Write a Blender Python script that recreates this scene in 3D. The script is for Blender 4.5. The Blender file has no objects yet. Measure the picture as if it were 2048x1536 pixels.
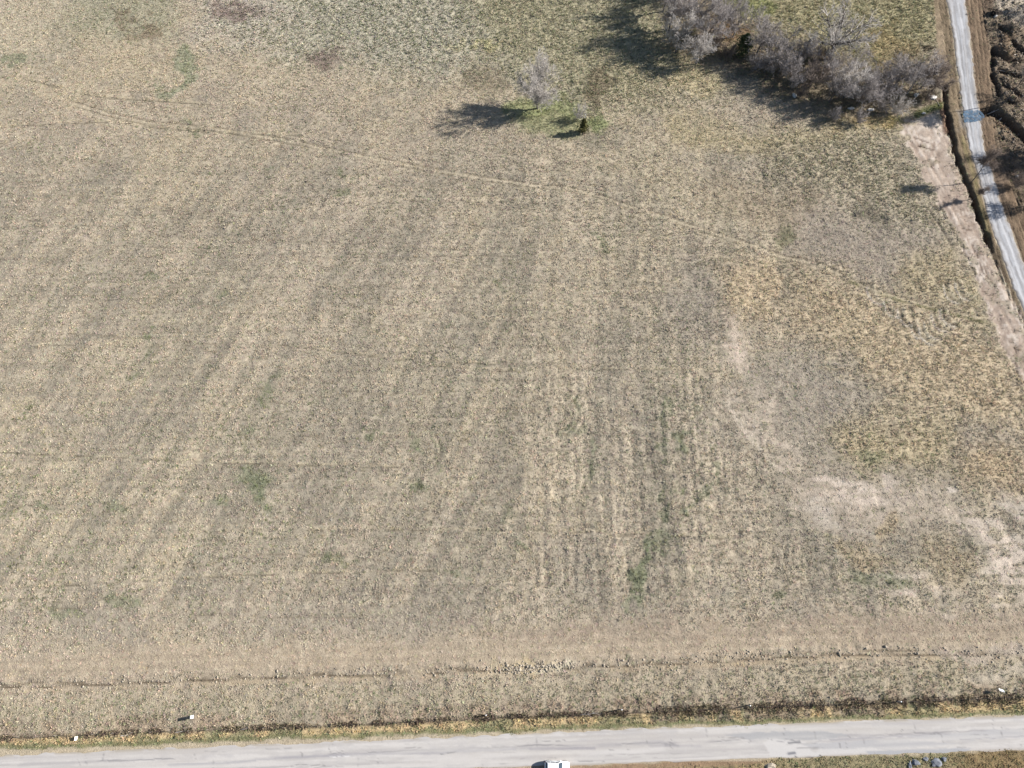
import bpy, bmesh, math, random
import numpy as np
from mathutils import Vector, Matrix

# ------------------------------------------------------------------ camera, light, exposure
R = math.radians
SC = bpy.context.scene
COLL = SC.collection
CAM_H, PITCH, FPX = 140.0, 22.0, 1365.0          # height (m), tilt from straight down, focal length in photo pixels
cam_d = bpy.data.cameras.new('camera'); cam = bpy.data.objects.new('camera', cam_d); COLL.objects.link(cam)
cam.location = (0, 0, CAM_H); cam.rotation_euler = (R(PITCH), 0, 0)
cam_d.sensor_width = 36; cam_d.lens = 36 * FPX / 2048; cam_d.clip_start = 1; cam_d.clip_end = 9000
SC.camera = cam
SUN_EL, SUN_AZ = 30.0, 11.0                       # azimuth measured from +X towards +Y
w = bpy.data.worlds.new('World'); SC.world = w; w.use_nodes = True
nt = w.node_tree; bg = nt.nodes['Background']
sky = nt.nodes.new('ShaderNodeTexSky'); sky.sky_type = 'NISHITA'; sky.sun_disc = False
sky.sun_elevation = R(SUN_EL); sky.sun_rotation = R(90 - SUN_AZ); sky.altitude = 300
nt.links.new(sky.outputs[0], bg.inputs[0]); bg.inputs[1].default_value = 0.06
sl = bpy.data.lights.new('sun', 'SUN'); sl.energy = 5.0; sl.angle = R(0.5); sl.color = (1.0, 0.96, 0.91)
so = bpy.data.objects.new('sun', sl); COLL.objects.link(so)
sd = Vector((math.cos(R(SUN_EL)) * math.cos(R(SUN_AZ)), math.cos(R(SUN_EL)) * math.sin(R(SUN_AZ)), math.sin(R(SUN_EL))))
so.rotation_euler = sd.to_track_quat('Z', 'Y').to_euler(); so.location = sd * 300
vs = SC.view_settings; vs.view_transform = 'Standard'; vs.look = 'None'; vs.gamma = 1; vs.exposure = 1.03
vs.use_curve_mapping = False
SC.render.engine = 'CYCLES'
SC.cycles.max_bounces = 5; SC.cycles.diffuse_bounces = 2; SC.cycles.glossy_bounces = 2
SC.cycles.transparent_max_bounces = 4; SC.cycles.caustics_reflective = False; SC.cycles.caustics_refractive = False

rng = np.random.default_rng(11); random.seed(11)
TH = math.radians(PITCH); CT, ST = math.cos(TH), math.sin(TH)

def G(px, py, z=0.0):
    """photo survey: where the ray of a photo pixel meets height z"""
    u = (px - 1024) / FPX; v = (py - 768) / FPX
    dz = -CT - v * ST
    k = (CAM_H - z) / -dz
    return Vector((u * k, (ST - v * CT) * k, z))

def P(X, Y, Z=0.0):
    zc = -(Y * -ST + (Z - CAM_H) * CT)            # depth along the view axis
    yc = Y * CT + (Z - CAM_H) * ST
    return 1024 + FPX * X / zc, 768 - FPX * yc / zc

# ------------------------------------------------------------------ helpers
def lin(c):
    c = np.asarray(c, float) / 255.0
    return np.where(c <= 0.04045, c / 12.92, ((c + 0.055) / 1.055) ** 2.4)
KALB = 0.63
def alb(c):
    return lin(c) * KALB

def _h(i, j, s):
    n = (i.astype(np.int64) * 374761393 + j.astype(np.int64) * 668265263 + s * 982451653) & 0xffffffff
    n = ((n ^ (n >> 13)) * 1274126177) & 0xffffffff
    n = (n ^ (n >> 16)) & 0xffffff
    return n / float(0xffffff)
def vn(x, y, s=0):
    i = np.floor(x); j = np.floor(y); fx = x - i; fy = y - j
    fx = fx * fx * fx * (fx * (fx * 6 - 15) + 10); fy = fy * fy * fy * (fy * (fy * 6 - 15) + 10)
    i = i.astype(np.int64); j = j.astype(np.int64)
    a = _h(i, j, s); b = _h(i + 1, j, s); c = _h(i, j + 1, s); d = _h(i + 1, j + 1, s)
    return (a + (b - a) * fx) * (1 - fy) + (c + (d - c) * fx) * fy      # 0..1
def fbm(x, y, s=0, o=4):
    t = 0; a = 1; n = 0
    for k in range(o):
        t = t + a * vn(x * 2 ** k + 17.3 * k, y * 2 ** k - 9.1 * k, s + k); n += a; a *= 0.55
    return t / n
def sstep(e0, e1, x):
    t = np.clip((x - e0) / (e1 - e0 + 1e-9), 0, 1); return t * t * (3 - 2 * t)

def seg_dist(px, py, pts):
    best = np.full(px.shape, 1e9); par = np.zeros(px.shape); acc = 0.0; side = np.zeros(px.shape)
    for (ax, ay), (bx, by) in zip(pts[:-1], pts[1:]):
        dx, dy = bx - ax, by - ay; L2 = dx * dx + dy * dy + 1e-9
        t = np.clip(((px - ax) * dx + (py - ay) * dy) / L2, 0, 1)
        d = np.hypot(px - ax - t * dx, py - ay - t * dy)
        m = d < best
        best = np.where(m, d, best); par = np.where(m, acc + t * math.sqrt(L2), par)
        side = np.where(m, np.sign(dx * (py - ay) - dy * (px - ax)), side)
        acc += math.sqrt(L2)
    return best, par, side
def poly_in(px, py, pts):
    c = np.zeros(px.shape, bool); n = len(pts)
    for k in range(n):
        ax, ay = pts[k]; bx, by = pts[(k + 1) % n]
        if ay == by: continue
        cond = (ay > py) != (by > py)
        xi = (bx - ax) * (py - ay) / (by - ay) + ax
        c ^= cond & (px < xi)
    return c
def poly_sd(px, py, pts):
    d, _, _ = seg_dist(px, py, list(pts) + [pts[0]])
    return np.where(poly_in(px, py, pts), -d, d)

def mesh_np(name, V, F, smooth=False):
    """V (n,3), F (m,k) arrays -> mesh, one polygon size"""
    me = bpy.data.meshes.new(name)
    V = np.asarray(V, np.float32); F = np.asarray(F, np.int32)
    me.vertices.add(len(V)); me.vertices.foreach_set('co', V.ravel())
    k = F.shape[1]
    me.loops.add(F.size); me.loops.foreach_set('vertex_index', F.ravel())
    me.polygons.add(len(F))
    me.polygons.foreach_set('loop_start', np.arange(0, F.size, k, dtype=np.int32))
    me.polygons.foreach_set('loop_total', np.full(len(F), k, np.int32))
    if smooth: me.polygons.foreach_set('use_smooth', np.ones(len(F), bool))
    me.update(calc_edges=True)
    return me
def add_col(me, name, C):
    a = me.attributes.new(name, 'FLOAT_COLOR', 'POINT')
    c4 = np.ones((len(C), 4), np.float32); c4[:, :3] = C
    a.data.foreach_set('color', c4.ravel())
def link(name, me, mat=None, parent=None):
    o = bpy.data.objects.new(name, me); COLL.objects.link(o)
    if mat and not me.materials: me.materials.append(mat)
    if parent: o.parent = parent
    return o
def tag(o, label=None, cat=None, group=None, kind=None):
    if label: o['label'] = label
    if cat: o['category'] = cat
    if group: o['group'] = group
    if kind: o['kind'] = kind
    return o
def thing(name, loc, label, cat, group=None, rz=0):
    o = bpy.data.objects.new(name, None); COLL.objects.link(o)
    o.location = loc; o.rotation_euler = (0, 0, rz); o.empty_display_size = 0.3
    return tag(o, label, cat, group)
def part(name, bm, mat, parent, smooth=False):
    me = bpy.data.meshes.new(name); bm.to_mesh(me); bm.free()
    if smooth:
        for p in me.polygons: p.use_smooth = True
    return link(name, me, mat, parent)

def box(bm, c, s, rz=0, ry=0, rx=0, bevel=0):
    M = Matrix.Translation(c) @ Matrix.Rotation(rz, 4, 'Z') @ Matrix.Rotation(ry, 4, 'Y') @ Matrix.Rotation(rx, 4, 'X') @ Matrix.Diagonal((s[0], s[1], s[2], 1))
    r = bmesh.ops.create_cube(bm, size=1, matrix=M)
    if bevel:
        es = list({e for v in r['verts'] for e in v.link_edges})
        bmesh.ops.bevel(bm, geom=es, offset=bevel, segments=2, affect='EDGES')
def tubes(S, sides=3):
    """S: list of (p0,p1,r0,r1) -> V,F"""
    S = list(S)
    p0 = np.array([s[0] for s in S], float); p1 = np.array([s[1] for s in S], float)
    r0 = np.array([s[2] for s in S])[:, None]; r1 = np.array([s[3] for s in S])[:, None]
    d = p1 - p0; d /= (np.linalg.norm(d, axis=1, keepdims=True) + 1e-9)
    ref = np.where(np.abs(d[:, 2:3]) > 0.9, np.array([[1., 0, 0]]), np.array([[0, 0, 1.]]))
    a = np.cross(d, ref); a /= np.linalg.norm(a, axis=1, keepdims=True); b = np.cross(d, a)
    n = len(S); V = np.zeros((n, 2 * sides, 3))
    for k in range(sides):
        t = 2 * math.pi * k / sides
        o = a * math.cos(t) + b * math.sin(t)
        V[:, k] = p0 + o * r0; V[:, sides + k] = p1 + o * r1
    F = []
    base = (np.arange(n) * 2 * sides)[:, None]
    for k in range(sides):
        k2 = (k + 1) % sides
        F.append(base + np.array([[k, k2, sides + k2, sides + k]]))
    return V.reshape(-1, 3), np.concatenate(F)

# ------------------------------------------------------------------ materials
def new_mat(name, rough=0.9, spec=0.2):
    m = bpy.data.materials.new(name); m.use_nodes = True
    b = m.node_tree.nodes['Principled BSDF']
    b.inputs['Roughness'].default_value = rough; b.inputs['Specular IOR Level'].default_value = spec
    return m, m.node_tree, b
def N(t, typ, **kw):
    n = t.nodes.new(typ)
    for k, v in kw.items(): setattr(n, k, v)
    return n
def flat_mat(name, col, rough=0.8, spec=0.3, var=0.25, scale=4.0, metal=0.0, bump=0.0):
    m, t, b = new_mat(name, rough, spec)
    tc = N(t, 'ShaderNodeTexCoord'); no = N(t, 'ShaderNodeTexNoise'); no.inputs['Scale'].default_value = scale
    no.inputs['Detail'].default_value = 4
    t.links.new(tc.outputs['Object'], no.inputs['Vector'])
    mr = N(t, 'ShaderNodeMapRange'); mr.inputs['From Min'].default_value = 0.25; mr.inputs['From Max'].default_value = 0.75
    mr.inputs['To Min'].default_value = 1 - var; mr.inputs['To Max'].default_value = 1 + var
    t.links.new(no.outputs['Fac'], mr.inputs['Value'])
    mx = N(t, 'ShaderNodeVectorMath', operation='SCALE'); mx.inputs[0].default_value = col[:3]
    t.links.new(mr.outputs[0], mx.inputs['Scale']); t.links.new(mx.outputs[0], b.inputs['Base Color'])
    b.inputs['Metallic'].default_value = metal
    if bump:
        bp = N(t, 'ShaderNodeBump'); bp.inputs['Strength'].default_value = bump; bp.inputs['Distance'].default_value = 0.05
        t.links.new(no.outputs['Fac'], bp.inputs['Height']); t.links.new(bp.outputs[0], b.inputs['Normal'])
    return m
def ground_mat(name, s1=2.2, s2=6.0, var=0.30, bump=0.8, dist=0.12):
    """painted soil and sward colour x grain, with fine relief"""
    m, t, b = new_mat(name, 0.95, 0.1)
    at = N(t, 'ShaderNodeAttribute', attribute_name='albedo'); tc = N(t, 'ShaderNodeTexCoord')
    n1 = N(t, 'ShaderNodeTexNoise'); n1.inputs['Scale'].default_value = s1; n1.inputs['Detail'].default_value = 3; n1.inputs['Roughness'].default_value = 0.7
    n2 = N(t, 'ShaderNodeTexNoise'); n2.inputs['Scale'].default_value = s2; n2.inputs['Detail'].default_value = 2
    for n in (n1, n2): t.links.new(tc.outputs['Object'], n.inputs['Vector'])
    ad = N(t, 'ShaderNodeMath', operation='ADD'); t.links.new(n1.outputs['Fac'], ad.inputs[0]); t.links.new(n2.outputs['Fac'], ad.inputs[1])
    mr = N(t, 'ShaderNodeMapRange'); mr.inputs['From Min'].default_value = 0.65; mr.inputs['From Max'].default_value = 1.35
    mr.inputs['To Min'].default_value = 1 - var; mr.inputs['To Max'].default_value = 1 + var
    t.links.new(ad.outputs[0], mr.inputs['Value'])
    sc = N(t, 'ShaderNodeVectorMath', operation='SCALE'); t.links.new(at.outputs['Color'], sc.inputs[0]); t.links.new(mr.outputs[0], sc.inputs['Scale'])
    t.links.new(sc.outputs[0], b.inputs['Base Color'])
    if bump:
        bp = N(t, 'ShaderNodeBump'); bp.inputs['Strength'].default_value = bump; bp.inputs['Distance'].default_value = dist
        t.links.new(ad.outputs[0], bp.inputs['Height']); t.links.new(bp.outputs[0], b.inputs['Normal'])
    return m
M_FIELD = ground_mat('field_sward')
M_SOIL = ground_mat('bare_soil', 1.6, 7.0, 0.16, 0.6, 0.08)
M_MUD = ground_mat('rutted_dirt', 1.8, 6.0, 0.28, 0.9, 0.15)
M_ROAD = ground_mat('worn_chipseal', 3.0, 14.0, 0.05, 0.15, 0.02)
M_GRAVEL = ground_mat('crushed_gravel', 3.0, 9.0, 0.12, 0.4, 0.04)

m, t, b = new_mat('grass_blades', 0.9, 0.1)
at = N(t, 'ShaderNodeAttribute', attribute_name='tcol', attribute_type='INSTANCER')
t.links.new(at.outputs['Color'], b.inputs['Base Color'])
M_GRASS = m
M_BARK = flat_mat('grey_bark', (0.13, 0.115, 0.105), 0.95, 0.1, 0.35, 3.0, bump=0.4)
M_TWIG = flat_mat('pale_twigs', (0.32, 0.29, 0.275), 0.9, 0.15, 0.4, 0.8)
M_TWIGP = flat_mat('bleached_twigs', (0.46, 0.425, 0.39), 0.9, 0.15, 0.25, 0.8)
M_TWIGB = flat_mat('brown_twigs', (0.21, 0.172, 0.148), 0.9, 0.15, 0.3, 0.8)
M_CEDAR = flat_mat('cedar_foliage', (0.075, 0.095, 0.042), 0.85, 0.2, 0.5, 1.6)
M_CEDARB = flat_mat('rusty_cedar_foliage', (0.10, 0.095, 0.035), 0.85, 0.2, 0.55, 2.2)
M_ROCK = flat_mat('limestone', (0.50, 0.48, 0.45), 0.9, 0.2, 0.12, 3.0, bump=0.5)
M_RUB = flat_mat('grey_rubble', (0.15, 0.16, 0.18), 0.85, 0.3, 0.35, 2.0, bump=0.5)
M_WHITE = flat_mat('white_panel', (0.82, 0.82, 0.82), 0.5, 0.4, 0.03, 3.0)
M_WOOD = flat_mat('weathered_wood', (0.22, 0.19, 0.165), 0.9, 0.15, 0.3, 6.0)
M_WIRE = flat_mat('rusty_wire', (0.10, 0.085, 0.075), 0.8, 0.2, 0.1, 3.0)
M_DEADLOG = flat_mat('dead_wood', (0.42, 0.38, 0.34), 0.9, 0.15, 0.3, 4.0)
M_BRUSH = flat_mat('dead_brush', (0.24, 0.19, 0.15), 0.95, 0.1, 0.4, 2.0)
M_PAINT = flat_mat('white_car_paint', (0.83, 0.84, 0.85), 0.22, 0.6, 0.01, 1.0)
M_GLASS = flat_mat('car_glass', (0.03, 0.045, 0.06), 0.05, 0.9, 0.1, 1.0)
M_TYRE = flat_mat('tyre_rubber', (0.025, 0.025, 0.027), 0.85, 0.2, 0.2, 6.0)
M_RIM = flat_mat('alloy_rim', (0.55, 0.55, 0.57), 0.3, 0.5, 0.05, 4.0, metal=0.9)
M_TRIM = flat_mat('black_trim', (0.03, 0.03, 0.032), 0.5, 0.3, 0.1, 4.0)
M_LAMP = flat_mat('lamp_lens', (0.75, 0.77, 0.8), 0.15, 0.6, 0.03, 4.0)
M_TAIL = flat_mat('red_lens', (0.45, 0.02, 0.02), 0.2, 0.5, 0.03, 4.0)
M_CLOD = flat_mat('dry_clods', (0.33, 0.285, 0.225), 0.95, 0.1, 0.25, 1.5, bump=0.4)
M_WATER = flat_mat('sky_tinted_water', (0.085, 0.135, 0.19), 0.12, 0.6, 0.5, 0.9)  # blue of the reflected sky is put into the base colour
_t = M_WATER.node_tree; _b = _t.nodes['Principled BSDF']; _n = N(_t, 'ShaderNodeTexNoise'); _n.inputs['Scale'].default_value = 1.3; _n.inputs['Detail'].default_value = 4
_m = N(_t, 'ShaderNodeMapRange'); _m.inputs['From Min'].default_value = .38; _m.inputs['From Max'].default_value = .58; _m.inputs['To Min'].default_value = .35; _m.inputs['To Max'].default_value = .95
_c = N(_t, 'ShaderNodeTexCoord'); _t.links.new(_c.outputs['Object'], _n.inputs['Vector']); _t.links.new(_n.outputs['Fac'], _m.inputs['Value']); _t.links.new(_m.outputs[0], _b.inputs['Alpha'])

# ------------------------------------------------------------------ survey of the ground (photo pixel -> metres)
CELL = 0.4
fx = np.arange(-160, 160.01, CELL); fy = np.arange(-26, 182.01, CELL)
far = np.array([15, 40, 100, 250, 700, 2000, 5000.])
gx = np.concatenate([-160 - far[::-1], fx, 160 + far]); gy = np.concatenate([-26 - far[::-1], fy, 182 + far])
NX, NY = len(gx), len(gy)
X2, Y2 = np.meshgrid(gx, gy); XF = X2.ravel(); YF = Y2.ravel()
PX, PY = P(XF, YF)
behind = (YF * ST + CAM_H * CT) < 20
PX = np.where(behind, -9999, PX); PY = np.where(behind, 9999, PY)
# organic edges: everything painted below is looked up at slightly wandering coordinates
w1 = fbm(XF / 9, YF / 9, 5, 4) - 0.5; w2 = fbm(XF / 9 + 40, YF / 9, 9, 4) - 0.5
w3 = fbm(XF / 2.2, YF / 2.2, 15, 3) - 0.5; w4 = fbm(XF / 2.2 + 40, YF / 2.2, 19, 3) - 0.5
WX = PX + 90 * w1 + 40 * w3; WY = PY + 64 * w2 + 30 * w4
QX = PX + 5 * w3; QY = PY + 5 * w4                 # crisper edges

nV = len(XF)
# base colour: slow drift between straw, grey straw and a faintly green straw
n_a = fbm(XF / 30, YF / 30, 31, 4); n_b = fbm(XF / 7, YF / 7, 41, 4); n_c = fbm(XF / 1.6, YF / 1.6, 51, 3)
COL = np.zeros((nV, 3))
COL[:] = alb((192, 178, 153))
def mixc(mask, c):
    global COL
    COL = COL * (1 - mask[:, None]) + alb(c)[None] * mask[:, None]
mixc(sstep(0.42, 0.65, n_a) * 0.6, (178, 165, 147))
mixc(sstep(0.50, 0.70, n_b) * 0.6, (200, 186, 163))
mixc(sstep(0.50, 0.30, n_b) * 0.5, (168, 158, 142))
# streaks that fan out up the field (direction of old passes) : stretched noise
ang = np.clip((PX - 1050) / 1000, -1.1, 0.6) * 0.55
sx = XF * np.cos(ang) + YF * np.sin(ang) * -1.0; sy = -XF * np.sin(ang) * -1 + YF * np.cos(ang)
st = fbm(XF / 5.5 - (YF - 20) * np.where(PX < 1050, 0.085, 0.02), YF / 42, 61, 3)
fieldw = sstep(220, 420, PY) * sstep(1270, 1180, PY)
mixc(sstep(0.50, 0.36, st) * 0.52 * fieldw, (156, 148, 132))
mixc(sstep(0.54, 0.68, st) * 0.30 * fieldw, (202, 188, 166))
stn = fbm(XF / 1.9 - (YF - 20) * np.where(PX < 1050, 0.24, 0.05), YF / 30, 63, 3)      # narrow streaks running up the field
mixc(sstep(0.48, 0.34, stn) * 0.40 * fieldw, (150, 142, 126)); mixc(sstep(0.56, 0.70, stn) * 0.28 * fieldw, (204, 190, 167))
drill = fbm((XF * 0.998 + YF * 0.05) / 18, (YF - XF * 0.02) / 0.62, 73, 2)
mixc(sstep(0.46, 0.30, drill) * 0.28 * fieldw, (148, 139, 122))
rows = fbm(XF / 26, YF / 0.9, 71, 3)               # faint mowing lines along the field
mixc(sstep(0.56, 0.70, rows) * 0.20 * fieldw, (208, 195, 170))
mixc(sstep(0.44, 0.32, rows) * 0.22 * fieldw, (152, 144, 128))
DENS = np.full(nV, 1.0); TALL = 0.75 + 0.5 * n_b; ROUGH = np.full(nV, 0.052)
GREEN = 0.02 + 0.10 * sstep(0.5, 0.7, fbm(XF / 12, YF / 12, 81, 4))
GREEN += 0.22 * sstep(900, 0, PX) * sstep(500, 1000, PY) * sstep(1290, 1230, PY) * sstep(0.42, 0.62, n_b)
DZ = np.zeros(nV)
vz = sstep(1040, 1120, PX + 60 * w1) * sstep(1480, 1420, PX + 60 * w1) * sstep(720, 800, PY) * sstep(1230, 1120, PY)
DZ += vz * (fbm(XF / 0.95, YF / 14, 65, 3) - .5) * 0.34 + vz * (fbm((XF + YF * .4) / 1.3, (YF - XF * .4) / 1.0, 67, 2) - .5) * 0.22 + fieldw * (1 - vz) * (stn - .5) * 0.10
DZ += fieldw * (drill - .5) * 0.07

def apply(mask, c=None, a=1.0, dens=None, tall=None, rough=None, green=None):
    global COL, DENS, TALL, ROUGH, GREEN
    if c is not None: mixc(mask * a, c)
    if dens is not None: DENS = DENS * (1 - mask) + dens * mask
    if tall is not None: TALL = TALL * (1 - mask) + tall * mask
    if rough is not None: ROUGH = ROUGH * (1 - mask) + rough * mask
    if green is not None: GREEN = GREEN * (1 - mask) + green * mask
def poly(pts, c, a=1.0, soft=14, crisp=False, **k):
    x, y = (QX, QY) if crisp else (WX, WY)
    xs = [p[0] for p in pts]; ys = [p[1] for p in pts]; mg = soft + 4
    s = (x > min(xs) - mg) & (x < max(xs) + mg) & (y > min(ys) - mg) & (y < max(ys) + mg)
    mk = np.zeros(nV); mk[s] = sstep(soft * 0.9, -soft * 0.9, poly_sd(x[s], y[s], pts)); apply(mk, c, a, **k)
    return mk
STREAKY = sstep(.44, .60, fbm(XF / 3.4, YF / 1.1, 141, 4))
def blob(cx, cy, rx, ry, c, a=1.0, rot=0, tex=False, **k):
    q = R(rot); dx = WX - cx; dy = WY - cy
    u = (dx * math.cos(q) + dy * math.sin(q)) / rx; v = (-dx * math.sin(q) + dy * math.cos(q)) / ry
    mk = sstep(1.25, 0.55, np.hypot(u, v))
    if tex: mk = sstep(1.9, 0.3, np.hypot(u, v)) * (0.06 + 0.94 * STREAKY)
    apply(mk, c, a, **k); return mk
def stroke(pts, wd, c, a=1.0, soft=0.6, crisp=True, dz=0.0, brk=0.0, seed=0, **k):
    x, y = (PX + 1.5 * w3, PY + 1.5 * w4) if crisp else (WX, WY)
    xs = [p[0] for p in pts]; ys = [p[1] for p in pts]; mg = wd * 2 + 4
    s = np.where((x > min(xs) - mg) & (x < max(xs) + mg) & (y > min(ys) - mg) & (y < max(ys) + mg))[0]
    d, par, sd_ = seg_dist(x[s], y[s], pts)
    mk = sstep(wd * (0.5 + soft * 0.5), wd * (0.5 - soft * 0.4), d)
    if brk: mk = mk * sstep(brk - 0.12, brk + 0.12, fbm(par / 26 + seed * 7.7, par * 0 + seed, 91 + seed, 3))
    full = np.zeros(nV); full[s] = mk
    apply(full, c, a, **k)
    if dz: DZ[s] += dz * mk
    return full

# --- large tonal regions
poly([(-200, -200), (150, -40), (110, 60), (60, 130), (-200, 140)], (196, 184, 160), 0.7, 60)
poly([(110, 60), (150, -60), (350, -60), (340, 85), (250, 78), (160, 72)], (168, 164, 140), 0.7, 50, green=0.18, rough=0.06)
poly([(190, 85), (330, 72), (350, 120), (250, 150), (180, 130)], (196, 181, 154), 0.65, 50)
poly([(400, -80), (600, -80), (590, 60), (480, 95), (400, 60)], (204, 194, 178), 0.75, 50, rough=0.10, tall=1.5)
poly([(560, -80), (1330, -80), (1330, 60), (1240, 110), (1150, 200), (1000, 150), (860, 145), (700, 125), (570, 110)],
     (190, 184, 164), 0.85, 60, rough=0.11, tall=1.5, green=0.30, dens=1.2)
poly([(420, 20), (620, 20), (640, 90), (560, 115), (440, 70)], (192, 184, 164), 0.6, 50, rough=0.11, tall=1.5, green=0.25)
poly([(900, -80), (1330, -80), (1340, 40), (1440, 180), (1340, 195), (1250, 215), (1120, 190), (980, 120)], (178, 169, 138), 0.8, 70, rough=0.11, tall=1.5, green=0.26, dens=1.2)
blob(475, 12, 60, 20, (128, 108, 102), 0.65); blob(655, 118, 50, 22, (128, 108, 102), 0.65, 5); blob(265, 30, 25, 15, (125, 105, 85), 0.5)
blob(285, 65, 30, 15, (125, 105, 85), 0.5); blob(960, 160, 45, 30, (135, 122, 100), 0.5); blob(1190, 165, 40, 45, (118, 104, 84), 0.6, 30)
blob(1390, 172, 48, 26, (196, 182, 148), 0.85); blob(905, 95, 30, 12, (206, 196, 160), 0.6); blob(975, 98, 22, 12, (206, 196, 150), 0.7)
blob(10, 118, 20, 10, (130, 138, 112), 0.6); blob(50, 110, 10, 6, (130, 138, 112), 0.6)
blob(1110, 238, 85, 42, (150, 152, 112), 0.75, green=0.34); blob(1195, 235, 26, 32, (142, 150, 104), 0.8, green=0.4); blob(1085, 205, 60, 24, (150, 156, 108), 0.7, green=0.4)
blob(1200, 280, 60, 22, (156, 148, 128), 0.7)
stroke([(385, 95), (370, 140), (350, 175), (320, 185)], 22, (140, 148, 120), 0.6, crisp=False, green=0.3)
poly([(1190, 330), (1290, 310), (1500, 440), (1440, 455), (1330, 400)], (196, 182, 154), 0.6, 60)
poly([(1440, -90), (1900, -90), (1880, 60), (1800, 110), (1700, 130), (1520, 60)], (174, 165, 128), 0.85, 50, rough=0.11, tall=1.5, green=0.26, dens=1.2)
blob(1490, 12, 40, 26, (142, 146, 88), 0.7, green=0.5); blob(1790, 90, 40, 40, (176, 156, 112), 0.6); blob(1745, 105, 30, 16, (146, 146, 88), 0.7, green=0.4)
poly([(1530, 290), (1620, 272), (1780, 255), (1820, 300), (1850, 380), (1900, 440), (1800, 450), (1700, 400), (1600, 370), (1520, 330)],
     (182, 171, 146), 0.8, 70, rough=0.11, tall=1.5, green=0.24, dens=1.2)
poly([(1320, 225), (1500, 250), (1640, 262), (1800, 225), (1815, 260), (1640, 285), (1480, 300), (1350, 290)], (186, 172, 134), 0.55, 30)
blob(1740, 245, 70, 14, (190, 166, 116), 0.6)
poly([(1600, 400), (1720, 440), (1880, 450), (1950, 560), (1860, 570), (1700, 545), (1590, 500), (1560, 440)], (168, 156, 141), 0.85, 50, tall=0.7, rough=0.07)
poly([(1440, 370), (1620, 370), (1600, 470), (1480, 450)], (172, 156, 132), 0.6, 40)
blob(1560, 472, 24, 24, (132, 130, 100), 0.6, green=0.25); blob(1740, 435, 50, 12, (112, 106, 92), 0.6, 25, rough=0.2)
GOLD = (210, 189, 156)
poly([(1440, 525), (1520, 500), (1575, 522), (1560, 600), (1540, 645), (1495, 640), (1440, 612)], GOLD, 0.7, 50, tall=1.25, rough=0.10, green=0.04)
poly([(1575, 522), (1700, 565), (1850, 612), (1965, 645), (2060, 770), (2060, 850), (1900, 845), (1780, 810), (1720, 720), (1590, 650)], GOLD, 0.65, 70, tall=1.25, rough=0.10, green=0.06)
poly([(1780, 520), (1900, 500), (1950, 580), (1985, 650), (1900, 620), (1790, 575)], (190, 175, 142), 0.7, 36, tall=1.2, rough=0.10)
poly([(1655, 850), (1760, 835), (1890, 850), (1885, 930), (1790, 950), (1720, 945), (1672, 905)], (202, 184, 148), 0.65, 50, tall=1.25, rough=0.08, green=0.16)
poly([(1915, 895), (2060, 880), (2060, 975), (1950, 960)], (206, 182, 146), 0.65, 60, tall=1.2, green=0.03)
poly([(1900, 850), (2060, 850), (2060, 885), (1920, 900)], (172, 162, 147), 0.6, 36)
poly([(1480, 745), (1600, 690), (1730, 760), (1665, 850), (1655, 930), (1560, 880), (1485, 800)], (172, 161, 145), 0.8, 50, tall=0.7)
poly([(1370, 520), (1440, 540), (1430, 650), (1380, 700), (1340, 600)], (162, 152, 138), 0.75, 50)
blob(1560, 560, 18, 60, (164, 154, 134), 0.6, 12); blob(1440, 400, 50, 60, (176, 162, 138), 0.4)
PINK = (212, 194, 176)
poly([(1440, 640), (1468, 655), (1500, 735), (1492, 758), (1462, 715)], PINK, 0.55, 22, dens=0.4, tall=0.5); blob(1480, 715, 16, 34, PINK, 0.9, -28, tex=True, dens=0.3, tall=0.4)
blob(1450, 645, 22, 26, (196, 178, 158), 0.7)
for k, (ax, ay) in enumerate([(1478, 820), (1492, 845), (1508, 868), (1525, 885), (1540, 905)]):
    stroke([(ax - 26, ay - 22), (ax - 16, ay), (ax + 2, ay + 22), (ax + 22, ay + 30)], 6, (208, 195, 176), 0.65, brk=0.42, seed=200 + k, dens=0.4)
    stroke([(ax + 8, ay - 10), (ax + 40, ay - 2)], 4, (206, 192, 168), 0.5, brk=0.45, seed=210 + k)
poly([(1560, 960), (1700, 940), (1800, 975), (1900, 960), (1890, 1040), (1760, 1080), (1640, 1060), (1590, 1020)], (176, 163, 146), 0.7, 50, dens=0.5, tall=0.6)
for (cx, cy, rx, ry, a) in [(1690, 965, 60, 9, .8), (1730, 990, 50, 14, .7), (1640, 1015, 22, 16, .6), (1800, 950, 30, 5, .8), (1905, 972, 14, 12, .9), (1700, 1045, 60, 14, .5),
                            (1950, 1045, 50, 10, .8), (1990, 1075, 60, 20, .8), (2010, 1110, 40, 30, .85), (1990, 1150, 60, 30, .6), (2030, 1010, 30, 10, .6),
                            (1800, 1150, 30, 8, .7), (1830, 1190, 40, 10, .6), (1990, 1215, 50, 14, .6), (1890, 1222, 60, 6, .6), (2010, 1240, 60, 10, .5), (1590, 1005, 40, 8, .4)]:
    blob(cx, cy, rx, ry, (210, 198, 183), a, 6, tex=True, dens=0.35, tall=0.5)
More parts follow.
